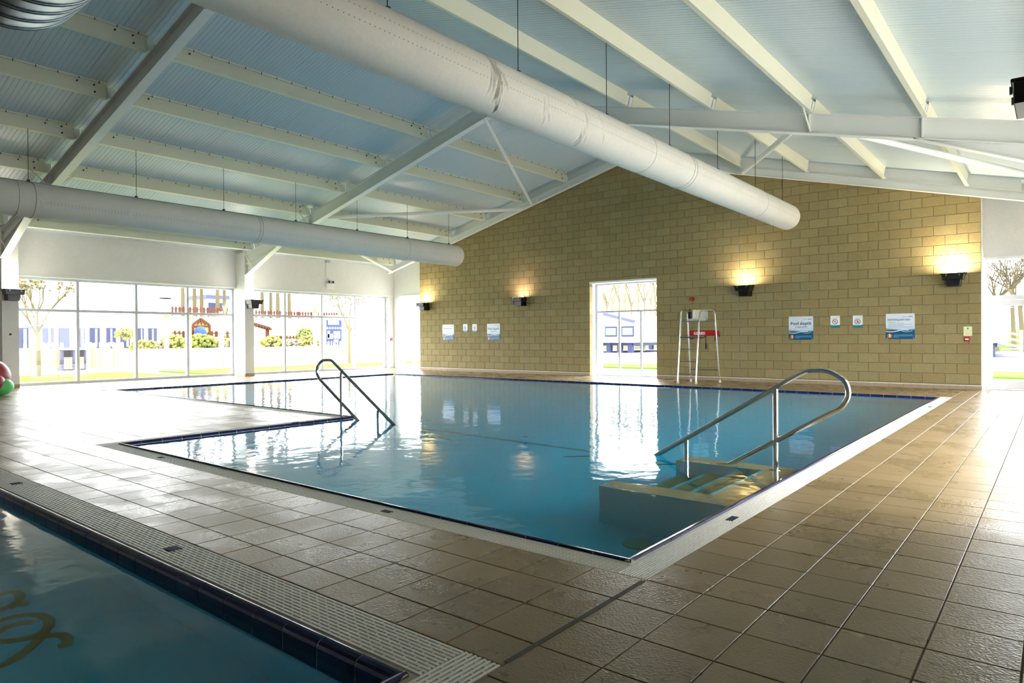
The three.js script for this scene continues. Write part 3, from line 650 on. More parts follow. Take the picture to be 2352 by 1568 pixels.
{
  const o = thing('spiral_duct', 'galvanised spiral metal duct above the small pool', 'duct');
  const r = 0.57, cy = 4.08, cz = -1.48, x0 = -6.0, x1 = -2.6;
  part('shell', new THREE.CylinderGeometry(r, r, x1 - x0, 64, 1, true).rotateZ(Math.PI / 2).translate((x0 + x1) / 2, cy, cz), M.galv, o);
  part('end_cap', new THREE.CylinderGeometry(r * 0.99, r * 0.99, 0.02, 64).rotateZ(Math.PI / 2).translate(x0 + 0.012, cy, cz), M.galv, o);
  part('elbow', new THREE.TorusGeometry(0.62, r, 24, 24, Math.PI / 2).rotateX(Math.PI / 2).rotateY(0).translate(x1, cy, cz + 0.62), M.galv, o);
  part('return_leg', new THREE.CylinderGeometry(r, r, 5.0, 48, 1, true).rotateX(Math.PI / 2).translate(x1 + 0.62, cy, cz + 0.62 + 2.5), M.galv, o);
  for (let x = x0; x < x1; x += 0.19) part('rib', new THREE.TorusGeometry(r, 0.014, 8, 64).rotateY(Math.PI / 2).rotateZ(0.03).translate(x, cy, cz), M.galv, o);
}

// ================================================================= WALL UPLIGHTS
function uplight(label, x, y, z, turn, power, tint) {
  // local: wall behind at z = 0, lamp stands out towards +z; y = 0 at the rim
  const o = thing('wall_uplight', label, 'lamp', 'black wall uplights');
  o.position.set(x, y, z); o.rotation.y = turn;
  const tr = (w0, w1, y0, y1, z0, z1, zb) => { const t = []; const A = [-w0 / 2, y0], B = [w0 / 2, y0], C = [w1 / 2, y1], D = [-w1 / 2, y1]; const s = new THREE.Shape([A, B, C, D].map((p) => new THREE.Vector2(...p))); return new THREE.ExtrudeGeometry(s, { depth: z1 - z0, bevelEnabled: true, bevelSize: 0.006, bevelThickness: 0.006, bevelSegments: 2 }).translate(0, 0, z0); };
  part('housing', tr(0.37, 0.42, -0.13, -0.012, 0.10, 0.40), M.black, o);
  part('gear_box', tr(0.24, 0.265, -0.27, -0.13, 0.02, 0.30), M.black, o);
  part('rim', rbox(-0.235, 0.235, -0.018, 0.006, 0.085, 0.42, 0.008), M.black, o);
  for (const s of [-1, 1]) part('clip', rbox(s * 0.12 - 0.012, s * 0.12 + 0.012, -0.06, -0.01, 0.415, 0.43, 0.004, 1), M.galv, o);
  part('hinge', rbox(0.21, 0.25, -0.03, 0.02, 0.2, 0.26, 0.006, 1), M.black, o);
  part('junction_box', rbox(-0.055, 0.055, -0.01, 0.07, 0.0, 0.08, 0.008), M.plastic, o);
  part('wall_arm', box(-0.04, 0.04, -0.2, -0.05, 0.0, 0.12), M.black, o);
  const em = std('#fff3d0', 0.5, { emissive: new THREE.Color(tint), emissiveIntensity: 3 });
  part('lamp_glass', box(-0.19, 0.19, 0.004, 0.010, 0.12, 0.38), em, o);
  const l = new THREE.RectAreaLight(new THREE.Color(tint), power * LAMP, 0.36, 0.24);
  l.position.set(0, 0.018, 0.25); l.lookAt(0, 5, 0.25); l.rotation.set(Math.PI / 2, 0, 0);
  l.name = 'uplight_beam'; o.add(l);
  return o;
}
const WARM = '#ffecc8', PINK = '#ffdcc4';
uplight('black wall uplight glowing brightly between the rules sign and the glazed door', -1.79, 2.575, WZ, 0, 2.2, WARM);
uplight('black wall uplight on the block wall between the pool chair and the depth sign', -6.45, 2.555, WZ, 0, 1.1, WARM);
uplight('black wall uplight on the block wall between the far depth sign and the glazed opening', -14.05, 2.56, WZ, 0, 0.45, PINK);
uplight('black wall uplight on the block wall at the window end', -18.72, 2.55, WZ, 0, 1.1, WARM);
uplight('black uplight on the white pier between the two windows', -20.75, 2.5, -11.9, Math.PI / 2, 0.7, '#fff4e2');
uplight('black uplight on the white pier beside the blank wall', -20.75, 2.5, -5.32, Math.PI / 2, 0.7, '#fff4e2');
uplight('black uplight on the side wall pier over the near walkway', 0.2, 2.75, -5.3, -Math.PI / 2, 0.8, WARM);
uplight('black uplight on the side wall pier near the glazed double door', 0.2, 2.55, -11.85, -Math.PI / 2, 0.8, WARM);

// ================================================================= SIGNS AND SMALL WALL FITTINGS
function canvasTex(w, h, draw) { const c = document.createElement('canvas'); c.width = w; c.height = h; const g = c.getContext('2d'); draw(g, w, h); const t = new THREE.CanvasTexture(c); t.colorSpace = THREE.SRGBColorSpace; t.magFilter = THREE.LinearFilter; return t; }
const squiggle = (g, x, y, w, h) => { let p = x; g.beginPath(); while (p < x + w) { const l = rnd(h * 0.6, h * 1.5); g.moveTo(p, y + rnd(-h * 0.2, h * 0.2)); g.lineTo(Math.min(p + l, x + w), y + rnd(-h * 0.2, h * 0.2)); p += l + h * 0.35; } g.stroke(); };
function logo(g, x, y, w, h) {
  g.lineWidth = h * 0.55; g.lineCap = 'round';
  g.strokeStyle = '#d08a4a'; squiggle(g, x, y, w * 0.38, h); g.strokeStyle = '#9cc9dc'; squiggle(g, x + w * 0.45, y, w * 0.12, h); g.strokeStyle = '#2f6a94'; g.lineWidth = h * 0.9; squiggle(g, x + w * 0.62, y, w * 0.36, h * 1.4);
}
function bigSign(kind) {
  return canvasTex(512, 512, (g, w, h) => {
    g.fillStyle = '#dfe8f3'; g.fillRect(0, 0, w, h);
    g.fillStyle = '#cfe1ef'; g.fillRect(0, 250, w, 90); g.fillStyle = '#8cc3df'; g.beginPath(); g.moveTo(0, 290); g.bezierCurveTo(150, 300, 260, 330, 512, 300); g.lineTo(512, 345); g.lineTo(0, 345); g.fill();
    g.fillStyle = '#0a5580'; g.beginPath(); g.moveTo(0, 335); g.bezierCurveTo(150, 320, 260, 350, 512, 325); g.lineTo(512, 512); g.lineTo(0, 512); g.fill();
    g.fillStyle = '#c07a2a'; g.beginPath(); g.moveTo(0, 308); g.bezierCurveTo(100, 312, 180, 322, 250, 338); g.bezierCurveTo(170, 332, 90, 328, 0, 328); g.fill();
    g.strokeStyle = '#eef6fb'; g.lineWidth = 15; g.lineCap = 'round'; g.beginPath(); g.moveTo(0, 358); g.bezierCurveTo(180, 388, 220, 330, 330, 330); g.lineTo(400, 336); g.stroke();
    g.strokeStyle = '#c9b9a6'; g.lineWidth = 12; g.beginPath(); g.moveTo(290, 350); g.bezierCurveTo(350, 378, 410, 372, 470, 348); g.stroke();
    g.fillStyle = '#c9791c'; g.beginPath(); g.arc(72, 448, 44, 0, 7); g.fill();
    g.fillStyle = '#fdf6ea'; g.fillRect(63, 414, 18, 42); g.fillRect(63, 464, 18, 18);
    g.strokeStyle = '#7fb4cf'; g.lineWidth = 8; for (const [y, l] of [[428, 330], [450, 350], [474, 90]]) squiggle(g, 140, y, l, 12);
    g.fillStyle = '#d9ecf5'; for (const x of [22, 490]) { g.beginPath(); g.arc(x, 494, 8, 0, 7); g.fill(); }
    logo(g, 300, 62, 180, 12);
    g.fillStyle = '#23405f'; g.textAlign = 'center';
    if (kind === 'depth') { g.font = 'bold 92px sans-serif'; g.fillText('Pool depth', 256, 188, 440); g.font = 'bold 46px sans-serif'; g.fillStyle = '#3c5f7d'; g.fillText('1.15m (3\'9")', 262, 250); }
    else { g.font = 'bold 54px sans-serif'; g.textAlign = 'left'; g.fillText('Swimming pool rules', 30, 140, 400); g.strokeStyle = '#8296ab'; g.lineWidth = 6; for (const [y, l] of [[170, 130], [194, 280], [220, 430], [244, 270], [270, 430]]) squiggle(g, 44, y, l, 10); }
  });
}
function banSign(kind) {
  return canvasTex(256, 352, (g, w, h) => {
    g.fillStyle = '#f0f4f7'; g.fillRect(0, 0, w, h); logo(g, 120, 40, 116, 9);
    g.strokeStyle = '#6fa3bb'; g.lineWidth = 8; squiggle(g, 60, 84, 136, 12);
    g.fillStyle = '#127f8e'; g.beginPath(); g.moveTo(0, 268); g.bezierCurveTo(80, 262, 130, 292, 256, 270); g.lineTo(256, 352); g.lineTo(0, 352); g.fill();
    g.strokeStyle = '#8fd0d6'; g.lineWidth = 12; g.beginPath(); g.moveTo(0, 284); g.bezierCurveTo(70, 290, 100, 280, 140, 278); g.stroke();
    g.strokeStyle = '#39424e'; g.fillStyle = '#39424e'; g.lineWidth = 13; g.lineCap = 'round';
    if (kind === 'run') { g.beginPath(); g.arc(140, 136, 10, 0, 7); g.fill(); g.beginPath(); g.moveTo(132, 152); g.lineTo(122, 186); g.lineTo(100, 214); g.moveTo(122, 186); g.lineTo(146, 210); g.moveTo(130, 158); g.lineTo(100, 160); g.moveTo(130, 158); g.lineTo(156, 172); g.stroke(); }
    else { g.beginPath(); g.arc(146, 150, 9, 0, 7); g.fill(); g.beginPath(); g.moveTo(138, 160); g.lineTo(112, 176); g.stroke(); g.strokeStyle = '#8a9cc0'; g.lineWidth = 7; g.beginPath(); g.moveTo(86, 206); g.bezierCurveTo(110, 196, 130, 216, 160, 206); g.stroke(); }
    g.strokeStyle = '#a5263a'; g.lineWidth = 15; g.beginPath(); g.arc(124, 176, 68, 0, 7); g.stroke(); g.beginPath(); g.moveTo(76, 128); g.lineTo(172, 224); g.stroke();
  });
}
function roundedPlate(w, h, r, t) {
  const s = new THREE.Shape(); s.moveTo(-w / 2 + r, -h / 2); s.lineTo(w / 2 - r, -h / 2); s.quadraticCurveTo(w / 2, -h / 2, w / 2, -h / 2 + r); s.lineTo(w / 2, h / 2 - r); s.quadraticCurveTo(w / 2, h / 2, w / 2 - r, h / 2); s.lineTo(-w / 2 + r, h / 2); s.quadraticCurveTo(-w / 2, h / 2, -w / 2, h / 2 - r); s.lineTo(-w / 2, -h / 2 + r); s.quadraticCurveTo(-w / 2, -h / 2, -w / 2 + r, -h / 2);
  const g = new THREE.ExtrudeGeometry(s, { depth: t, bevelEnabled: false }), p = g.attributes.position, uv = g.attributes.uv;
  for (let i = 0; i < p.count; i++) uv.setXY(i, p.getX(i) / w + 0.5, p.getY(i) / h + 0.5);
  return g;
}
{
  const gBig = roundedPlate(0.595, 0.595, 0.025, 0.006), gSmall = roundedPlate(0.218, 0.297, 0.008, 0.005);
  const mDepth = new THREE.MeshStandardMaterial({ map: bigSign('depth'), roughness: 0.4 }), mRules = new THREE.MeshStandardMaterial({ map: bigSign('rules'), roughness: 0.4 });
  const mDive = new THREE.MeshStandardMaterial({ map: banSign('dive'), roughness: 0.4 }), mRun = new THREE.MeshStandardMaterial({ map: banSign('run'), roughness: 0.4 });
  const S = [
    [gBig, mDepth, -5.087, 1.417, 'blue and white sign reading Pool depth next to the pool chair'], [gBig, mRules, -2.866, 1.43, 'blue and white sign reading Swimming pool rules near the glazed door'],
    [gSmall, mDive, -4.275, 1.563, 'small no diving sign on the block wall close to the large depth sign'], [gSmall, mRun, -3.768, 1.557, 'small no running sign on the block wall close to the pool rules sign'],
    [gBig, mRules, -17.615, 1.42, 'blue and white sign with rules text at the window end of the block wall'], [gBig, mDepth, -15.40, 1.415, 'blue and white pool depth sign on the window side of the glazed opening'],
    [gSmall, mDive, -16.747, 1.57, 'small no diving sign at the window end of the block wall'], [gSmall, mRun, -16.29, 1.563, 'small no running sign at the window end of the block wall'],
  ];
  for (const [g, m, x, y, label] of S) { const o = solo('wall_sign', g, m, label, 'sign', 'pool signs on the block wall'); o.position.set(x, y, WZ + 0.002); }
  const notice = canvasTex(128, 170, (g, w, h) => { g.fillStyle = '#e9f0c2'; g.fillRect(0, 0, w, h); g.fillStyle = '#1f6b8f'; g.beginPath(); g.arc(64, 34, 13, 0, 7); g.fill(); g.strokeStyle = '#9cc7ac'; g.lineWidth = 5; for (const y of [62, 82, 102]) squiggle(g, 18, y, 92, 7); g.fillStyle = '#efcf90'; g.fillRect(22, 122, 84, 20); });
  const np = solo('fire_notice', roundedPlate(0.158, 0.208, 0.003, 0.004), new THREE.MeshStandardMaterial({ map: notice, roughness: 0.6 }), 'pale green fire action notice above the red call point by the door', 'notice'); np.position.set(-1.548, 1.3, WZ + 0.002);
  const cp = (x, y, z, turn, label) => { const o = thing('call_point', label, 'call point', 'red alarm call points'); o.position.set(x, y, z); o.rotation.y = turn; part('body', rbox(-0.05, 0.05, -0.05, 0.05, 0, 0.05, 0.008), M.red, o); part('press_window', rbox(-0.034, 0.034, -0.018, 0.014, 0.045, 0.053, 0.003, 1), M.letter, o); };
  cp(-1.561, 1.125, WZ, 0, 'red break glass call point on the block wall under the green notice'); cp(-21.3, 1.18, -18.42, Math.PI / 2, 'red break glass call point on the white wall at the window corner');
  { const o = thing('alarm_sounder', 'round red alarm sounder on the block wall above the pool chair', 'alarm'); o.position.set(-8.0, 2.28, WZ); part('base', new THREE.CylinderGeometry(0.055, 0.055, 0.04, 28).rotateX(Math.PI / 2).translate(0, 0, 0.02), M.redDeep, o); part('horn', new THREE.LatheGeometry([[0, 0.11], [0.03, 0.11], [0.045, 0.1], [0.05, 0.06], [0.042, 0.03]].map((p) => new THREE.Vector2(...p)), 28).rotateX(Math.PI / 2), M.red, o); }
  { const o = thing('emergency_light', 'small white twin spot emergency light above the second window', 'lamp'); const p = atX(757, 655, -21.3); o.position.copy(p); o.rotation.y = Math.PI / 2; part('case', rbox(-0.17, 0.17, -0.14, 0.06, 0, 0.09, 0.012), M.white, o); for (const s of [-1, 1]) { const h = part('spot_head', new THREE.CylinderGeometry(0.055, 0.04, 0.09, 18).rotateX(Math.PI / 2).translate(s * 0.09, 0.12, 0.06), M.frameDark, o); part('lens', new THREE.CylinderGeometry(0.045, 0.045, 0.006, 18).rotateX(Math.PI / 2).translate(s * 0.09, 0.12, 0.107), M.fixing, h); } }
  { const o = thing('junction_box', 'grey junction box with a conduit high on the white wall', 'box'); const p = atX(752, 598, -21.3); o.position.copy(p); o.rotation.y = Math.PI / 2; part('case', rbox(-0.09, 0.09, -0.08, 0.08, 0, 0.07, 0.01), M.frameDark, o); part('conduit', bar(V(-0.06, -0.08, 0.02), V(-0.06, -0.82, 0.02), 0.012, 8), M.white, o); }
  { const o = thing('wall_socket', 'small socket plate with a brown button on the white pier', 'socket'); o.position.set(-20.75, 1.38, -5.30); o.rotation.y = Math.PI / 2; part('plate', rbox(-0.06, 0.06, -0.07, 0.07, 0, 0.012, 0.004, 1), M.trim, o); part('button', new THREE.CylinderGeometry(0.025, 0.03, 0.03, 16).rotateX(Math.PI / 2).translate(0.01, -0.005, 0.025), std('#6a3b22', 0.5), o); }
}

// ================================================================= HANDRAILS
{
  const rail = (label, zp, crop, s, top, low, posts, floorY) => {
    const o = thing('pool_handrail', label, 'handrail', 'stainless pool handrails');
    const q = ([a, b]) => atZ(crop[0] + a / s, crop[1] + b / s, zp), r = 0.0235;
    const run = top.map(q), ext = (p, d, y) => p.clone().addScaledVector(d, (y - p.y) / d.y);
    const dTop = run[0].clone().sub(run[1]).normalize(), tail = low.map(q), dLow = tail[1].clone().sub(tail[0]).normalize();
    const pts = [ext(run[0], dTop, -0.75), ...run.slice(1), tail[0], ext(tail[1], dLow, -0.55)];
    const rs = pts.slice(1, -1).map((p, i) => 0.44 * Math.min(p.distanceTo(pts[i]), p.distanceTo(pts[i + 2])));
    part('rail', bent(pts, rs, r, 20), M.steel, o);
    for (const [a, b, bottom] of posts) {
      const t = q([a, b]);
      part('post', bar(V(t.x, bottom, zp), V(t.x, t.y, zp), r * 1.02, 20), M.steel, o);
      part('base_flange', new THREE.LatheGeometry([[0.02, 0.03], [0.03, 0.026], [0.06, 0.008], [0.062, 0], [0.02, 0]].map((p) => new THREE.Vector2(...p)), 28).translate(t.x, bottom, zp), M.steel, o);
    }
  };
  rail('curved stainless handrail over the submerged steps at the near pool edge', -6.42, [1460, 830], 4.237, [[165, 935], [1580, 130], [1680, 85], [1880, 85], [2040, 180], [2082, 320], [2015, 445]], [[1920, 490], [880, 1020]], [[1360, 255, -0.09], [492, 760, -0.52]]);
  rail('curved stainless handrail at the tip of the jutting deck', -6.43, [680, 780], 5.6, [[1280, 1118], [455, 265], [425, 262], [335, 262], [272, 340], [266, 440], [300, 505]], [[330, 535], [815, 1062]], [[580, 415, -1.15], [1055, 905, -1.15]]);
}
// ================================================================= LIFEGUARD CHAIR
{
  const o = thing('lifeguard_chair', 'tall steel lifeguard chair with a ladder and a cream seat by the block wall', 'chair');
  const c3 = (a, b, z) => atZ(1330 + a / 5.6, 620 + b / 5.6, z);
  const zf = -16.45, zr = -17.35, r = 0.02;
  const side = (ff, ft, rt, rf) => {
    const A = c3(...ff, zf); A.y = 0.03; const B = c3(...ft, -16.72), C = c3(...rt, -17.06), D = c3(...rf, zr); D.y = 0.03;
    const up = 0.1;
    const g = bent([A, V(B.x, B.y + up, B.z), V(C.x, C.y + up, C.z), D], [0.13, 0.13], r, 12);
    part('side_frame', g, M.steel, o);
    for (const p of [A, D]) part('rubber_foot', new THREE.CylinderGeometry(0.03, 0.036, 0.06, 16).translate(p.x, 0.03, p.z), M.foot, o);
    return { A, B, C, D };
  };
  const L = side([1270, 1458], [1320, 560], [1395, 560], [1440, 1415]), R = side([1505, 1470], [1555, 565], [1745, 565], [1810, 1435]);
  const on = (A, B, y) => A.clone().lerp(B, (y - A.y) / (B.y - A.y));
  for (const y of [0.25, 0.57, 0.885]) part('rung', bar(on(L.A, L.B, y), on(R.A, R.B, y), 0.016, 10), M.steel, o);
  const a = on(L.A, L.B, 1.2), b = on(R.A, R.B, 1.2);
  part('foot_step', rbox(a.x, b.x, 1.18, 1.215, a.z - 0.2, a.z + 0.03, 0.008), M.galv, o);
  part('rear_stretcher', bar(on(L.D, L.C, 0.33), on(R.D, R.C, 0.33), 0.016, 10), M.steel, o);
  const sy = 1.62, x0 = -7.60, x1 = -7.12;
  part('seat_support', merge([bar(on(L.A, L.B, sy), on(R.A, R.B, sy), 0.014, 8), bar(on(L.D, L.C, sy), on(R.D, R.C, sy), 0.014, 8)]), M.steel, o);
  // moulded seat shell: pan and curved back
  const prof = [[-16.68, 1.665], [-16.72, 1.645], [-16.9, 1.635], [-17.0, 1.655], [-17.06, 1.74], [-17.09, 1.86], [-17.12, 1.93]];
  const pos = [], idx = [], n = 10;
  const curve = new THREE.CatmullRomCurve3(prof.map(([z, y]) => V(0, y, z))), K = 24;
  for (let i = 0; i <= K; i++) { const p = curve.getPoint(i / K), w = (i < K * 0.5 ? 0.25 : 0.25 - 0.05 * (i / K - 0.5) * 2); for (let j = 0; j <= n; j++) { const u = j / n * 2 - 1, lift = 0.05 * u ** 4, back = i / K; pos.push(-7.36 + u * w, p.y + (back < 0.55 ? lift : 0), p.z + (back >= 0.55 ? lift * 1.6 : 0)); } }
  for (let i = 0; i < K; i++) for (let j = 0; j < n; j++) { const q = i * (n + 1) + j; idx.push(q, q + 1, q + n + 1, q + 1, q + n + 2, q + n + 1); }
  const top = pos.length / 3; for (let i = 0; i < top; i++) pos.push(pos[3 * i], pos[3 * i + 1] - 0.014, pos[3 * i + 2] - 0.014);
  const m = idx.length; for (let i = 0; i < m; i += 3) idx.push(idx[i] + top, idx[i + 2] + top, idx[i + 1] + top);
  const g = new THREE.BufferGeometry(); g.setAttribute('position', new THREE.Float32BufferAttribute(pos, 3)); g.setIndex(idx); g.computeVertexNormals(); metres(g);
  part('seat', g, M.plastic, o);
  // black bag hung on the arm
  const bag = thing('black_bag', 'small black bag hung on the arm of the lifeguard chair', 'bag');
  const bp = c3(1425, 560, -16.95);
  part('pouch', rbox(bp.x - 0.045, bp.x + 0.065, bp.y - 0.13, bp.y + 0.05, bp.z - 0.05, bp.z + 0.05, 0.03, 3), M.black, bag);
  part('strap', pipe([V(bp.x - 0.03, bp.y + 0.04, bp.z), V(bp.x + 0.0, bp.y + 0.12, bp.z), V(bp.x + 0.03, bp.y + 0.04, bp.z)], 0.008, 20, 6), M.strap, bag);
  // red rescue tube
  const t = thing('rescue_tube', 'red rescue tube lettered GUARD hung across the lifeguard chair', 'rescue tube');
  const zt = -17.205, p0 = c3(1412, 812, zt), p1 = c3(1795, 812, zt), h = 0.075, d = 0.045;
  const body = new THREE.CapsuleGeometry(h, p0.distanceTo(p1) - h, 8, 20).rotateZ(Math.PI / 2).scale(1, 1, d / h);
  part('foam_body', body.translate((p0.x + p1.x) / 2, p0.y, zt), M.red, t);
  const font = await new FontLoader().loadAsync('fonts/droid/droid_sans_bold.typeface.json');
  const tg = new TextGeometry('GUARD', { font, size: 0.078, depth: 0.008, curveSegments: 4 }); tg.computeBoundingBox();
  const gp = c3(1483, 828, zt), gq = c3(1630, 828, zt), sc = (gq.x - gp.x) / (tg.boundingBox.max.x);
  part('lettering', tg.scale(sc, 1.0, 1).translate(gp.x, p0.y - 0.042, zt + d - 0.004), M.letter, t);
  part('cross_mark', box(p0.x + 0.0, p0.x + 0.035, p0.y - 0.03, p0.y + 0.012, zt + d - 0.01, zt + d + 0.002), M.letter, t);
  const w = (pts) => pipe(pts.map(([a, b]) => c3(a, b, zt)), 0.011, 30, 6);
  part('strap', w([[1420, 850], [1430, 885], [1500, 868], [1580, 872], [1640, 845]]), M.strap, t);
  part('strap', w([[1632, 850], [1628, 900], [1640, 980], [1636, 1012], [1626, 1000], [1630, 930]]), M.strap, t);
  part('strap', w([[1750, 850], [1748, 915]]), M.strap, t); part('clip', w([[1795, 800], [1806, 840], [1800, 862]]), M.strap, t);
}
// ================================================================= RED AND GREEN FLOAT AT THE DECK EDGE
{
  const o = thing('inflatable_float', 'red and green inflatable float standing on the deck by the blank wall', 'float');
  const b = atY(-22, 909, 0.0);
  const lobe = (x, y, z, rx, ry, rz, m, n) => part(n, new THREE.SphereGeometry(1, 28, 18).scale(rx, ry, rz).translate(b.x + x, y, b.z + z), m, o);
  lobe(-0.1, 0.42, 0.1, 0.42, 0.42, 0.5, M.redDeep, 'red_lobe'); lobe(0.12, 0.20, -0.14, 0.26, 0.2, 0.26, M.green, 'green_lobe'); lobe(0.16, 0.28, 0.12, 0.3, 0.28, 0.36, M.redDeep, 'red_lobe'); lobe(0.44, 0.05, 0.1, 0.05, 0.05, 0.05, M.letter, 'valve');
}

// ================================================================= OUTSIDE
const out = (hex, rough, extra = {}) => new THREE.MeshPhysicalMaterial({ color: hex, roughness: rough, specularIntensity: 0.08, ...extra });
const X = {
  paving: out('#c9c4ba', 0.9, { map: tGrain }), road: out('#5a5d70', 0.9), grass: out('#48701c', 0.95, { map: tGrain }), bank: out('#8a7d58', 0.95, { map: tGrain }),
  render: out('#e9e7e2', 0.8), dark: out('#30324a', 0.35), darkGlass: out('#2f3246', 0.3), brown: out('#432a22', 0.85), picket: out('#a98d5a', 0.8), pale: out('#a5946c', 0.85),
  bark: out('#46402f', 0.9), barkPale: out('#5c523a', 0.9), shrub: out('#525a2c', 0.9), shrub2: out('#6a6838', 0.9), shrub3: out('#6a6152', 0.9), navy: out('#2c3468', 0.5), blue: out('#2a3a86', 0.5), gold: out('#a57e3a', 0.7), curtain: out('#6f7a90', 0.8), white: out('#efeeea', 0.7), teal: out('#5f94a5', 0.4), roof: out('#43456a', 0.7),
};
solo('ground', merge([box(-130, -21.72, -0.5, -0.12, -140, 30), box(1.5, 60, -0.5, -0.12, -140, 30), box(-21.72, 1.5, -0.5, -0.12, -140, -18.8), box(-21.72, 1.5, -0.5, -0.12, 5.3, 30)]), X.paving, 'pale concrete paving outside the hall', 'ground', null, 'structure');
const lawn = (x0, x1, z0, z1, label) => { const g = box(x0, x1, -0.14, -0.06, z0, z1); return solo('lawn', g, X.grass, label, 'grass', null, 'structure'); };
lawn(-29.3, -22.2, -11.3, 0, 'strip of short grass outside the first tall window'); lawn(-28.8, -22.2, -27, -12.4, 'strip of short grass outside the second tall window');
lawn(-24, 6, -29.2, -25.2, 'narrow grass verge outside the block wall opening');
solo('service_road', box(-60, 30, -0.16, -0.1, -62, -40), X.road, 'grey service road in front of the caravans', 'road', null, 'structure');
function boxesThing(name, label, cat, group) { const o = thing(name, label, cat, group); return { o, p: (n, g, m, par = o) => part(n, g, m, par) }; }
// bare tree: recursive branches merged in one crown mesh and a trunk
function bareTree(name, label, base, h, r, lean, depth, m, spread = 0.5, leaves = 0, group = 'bare trees outside') {
  const o = thing(name, label, 'tree', group), twigs = [];
  const grow = (p, d, len, rad, lv) => {
    const q = p.clone().addScaledVector(d, len); twigs.push(bar(p, q, rad, 5, rad * 0.65));
    if (lv <= 0) { for (let i = 0; i < leaves; i++) twigs.push(new THREE.OctahedronGeometry(rnd(0.03, 0.07)).translate(q.x + rnd(-0.15, 0.15), q.y + rnd(-0.15, 0.15), q.z + rnd(-0.15, 0.15))); return; }
    const n = lv > 2 ? 3 : 2 + (rnd() > 0.5 ? 1 : 0);
    for (let i = 0; i < n; i++) { const a = rnd(0, 6.28), e = d.clone().add(V(Math.cos(a) * spread, rnd(-0.05, 0.35), Math.sin(a) * spread)).normalize(); grow(q, e, len * rnd(0.62, 0.85), rad * 0.62, lv - 1); }
  };
  const top = base.clone().add(V(lean, h * 0.42, lean * 0.4));
  part('trunk', bar(base, top, r, 10, r * 0.75), m, o);
  for (let i = 0; i < 4; i++) { const a = rnd(0, 6.28); grow(top.clone().addScaledVector(V(0, -1, 0), rnd(0, h * 0.08)), V(Math.cos(a) * spread, 1, Math.sin(a) * spread).normalize(), h * 0.17, r * 0.55, depth); }
  part('branches', merge(twigs), m, o);
}
function shrub(label, p, r, m, squash = 0.7, name = 'shrub', cat = 'shrub', group = 'planted shrubs on the bank') {
  const o = thing(name, label, cat, group), l = [];
  for (let i = 0; i < 90; i++) { const a = rnd(0, 6.28), u = rnd(-0.4, 1), k = Math.sqrt(1 - Math.max(0, u) ** 2) * rnd(0.75, 1); l.push(new THREE.OctahedronGeometry(r * rnd(0.1, 0.24)).rotateX(rnd(0, 3)).translate(p.x + Math.cos(a) * k * r, p.y + r * squash * (u + 0.4), p.z + Math.sin(a) * k * r)); }
  part('foliage', merge(l), m, o); part('stem', bar(V(p.x, p.y - 0.05, p.z), V(p.x, p.y + r * squash, p.z), r * 0.08, 6), X.bark, o);
}
// white building with dark windows
{
  const XF = -42, { o, p } = boxesThing('club_building', 'long white single storey building with tall dark windows behind the picket fence', 'building');
  const k1 = (a, b) => atX(30 + a / 6.533, 640 + b / 6.533, XF), k2 = (a, b) => atX(300 + a / 6.533, 640 + b / 6.533, XF);
  const zEnd = k2(590, 500).z, zStart = 4;
  const roofY = atX(200, 676, XF).y;
  p('facade', box(XF - 8, XF, -0.1, roofY, zEnd, zStart), X.white);
  p('gutter', rbox(XF - 0.05, XF + 0.2, roofY - 0.12, roofY + 0.02, zEnd - 0.1, zStart, 0.03), X.white); p('fascia', box(XF - 8, XF + 0.1, roofY, roofY + 0.35, zEnd - 0.1, zStart), X.render);
  p('corner_pilaster', box(XF, XF + 0.2, -0.1, roofY, zEnd, zEnd + 0.7), X.render);
  const rows = [...[[20, 235], [435, 612], [680, 850], [920, 1085], [1145, 1305], [1395, 1545], [1605, 1755]].map(([a, b]) => [k1(a, 735), k1(b, 1045)]), ...[[100, 200], [260, 395]].map(([a, b]) => [k2(a, 740), k2(b, 960)])];
  rows.forEach(([a, b], i) => {
    const w = p('window_glass', box(XF - 0.05, XF + 0.02, b.y, a.y, b.z, a.z), X.darkGlass), zw = a.z - b.z;
    if (i !== 2) p('curtain', box(XF + 0.021, XF + 0.04, b.y + 0.1, a.y - 0.05, b.z + zw * (0.15 + 0.12 * (i % 3)), b.z + zw * (0.38 + 0.1 * (i % 3))), X.curtain, w);
    p('window_sill', box(XF, XF + 0.1, b.y - 0.08, b.y, b.z - 0.08, a.z + 0.08), X.white);
  });
}
// picket fences
function fence(name, label, a, b, h, step, m, group, posts = 5, rails = 2, w = 0.085) {
  const o = thing(name, label, 'fence', group), L = a.distanceTo(b), n = Math.floor(L / step), d = b.clone().sub(a).normalize(), ang = Math.atan2(-d.z, d.x), pk = [];
  const s = new THREE.Shape([[-w / 2, 0], [w / 2, 0], [w / 2, h - w / 2], [0, h], [-w / 2, h - w / 2]].map((q) => new THREE.Vector2(...q))), g = metres(new THREE.ExtrudeGeometry(s, { depth: 0.02, bevelEnabled: false })).rotateY(ang);
  for (let i = 0; i <= n; i++) { const q = a.clone().addScaledVector(d, i * L / n); part('picket', g, m, o).position.set(q.x, q.y + 0.05, q.z); }
  for (let i = 0; i < rails; i++) part('fence_rail', beamBox(a.clone().add(V(0, h * (0.3 + 0.45 * i), 0)), b.clone().add(V(0, h * (0.3 + 0.45 * i), 0)), 0.03, 0.08), m, o);
  for (let i = 0; i <= posts; i++) { const q = a.clone().lerp(b, i / posts); part('fence_post', box(q.x - 0.05, q.x + 0.05, q.y - 0.1, q.y + h, q.z - 0.05, q.z + 0.05), m, o); }
}
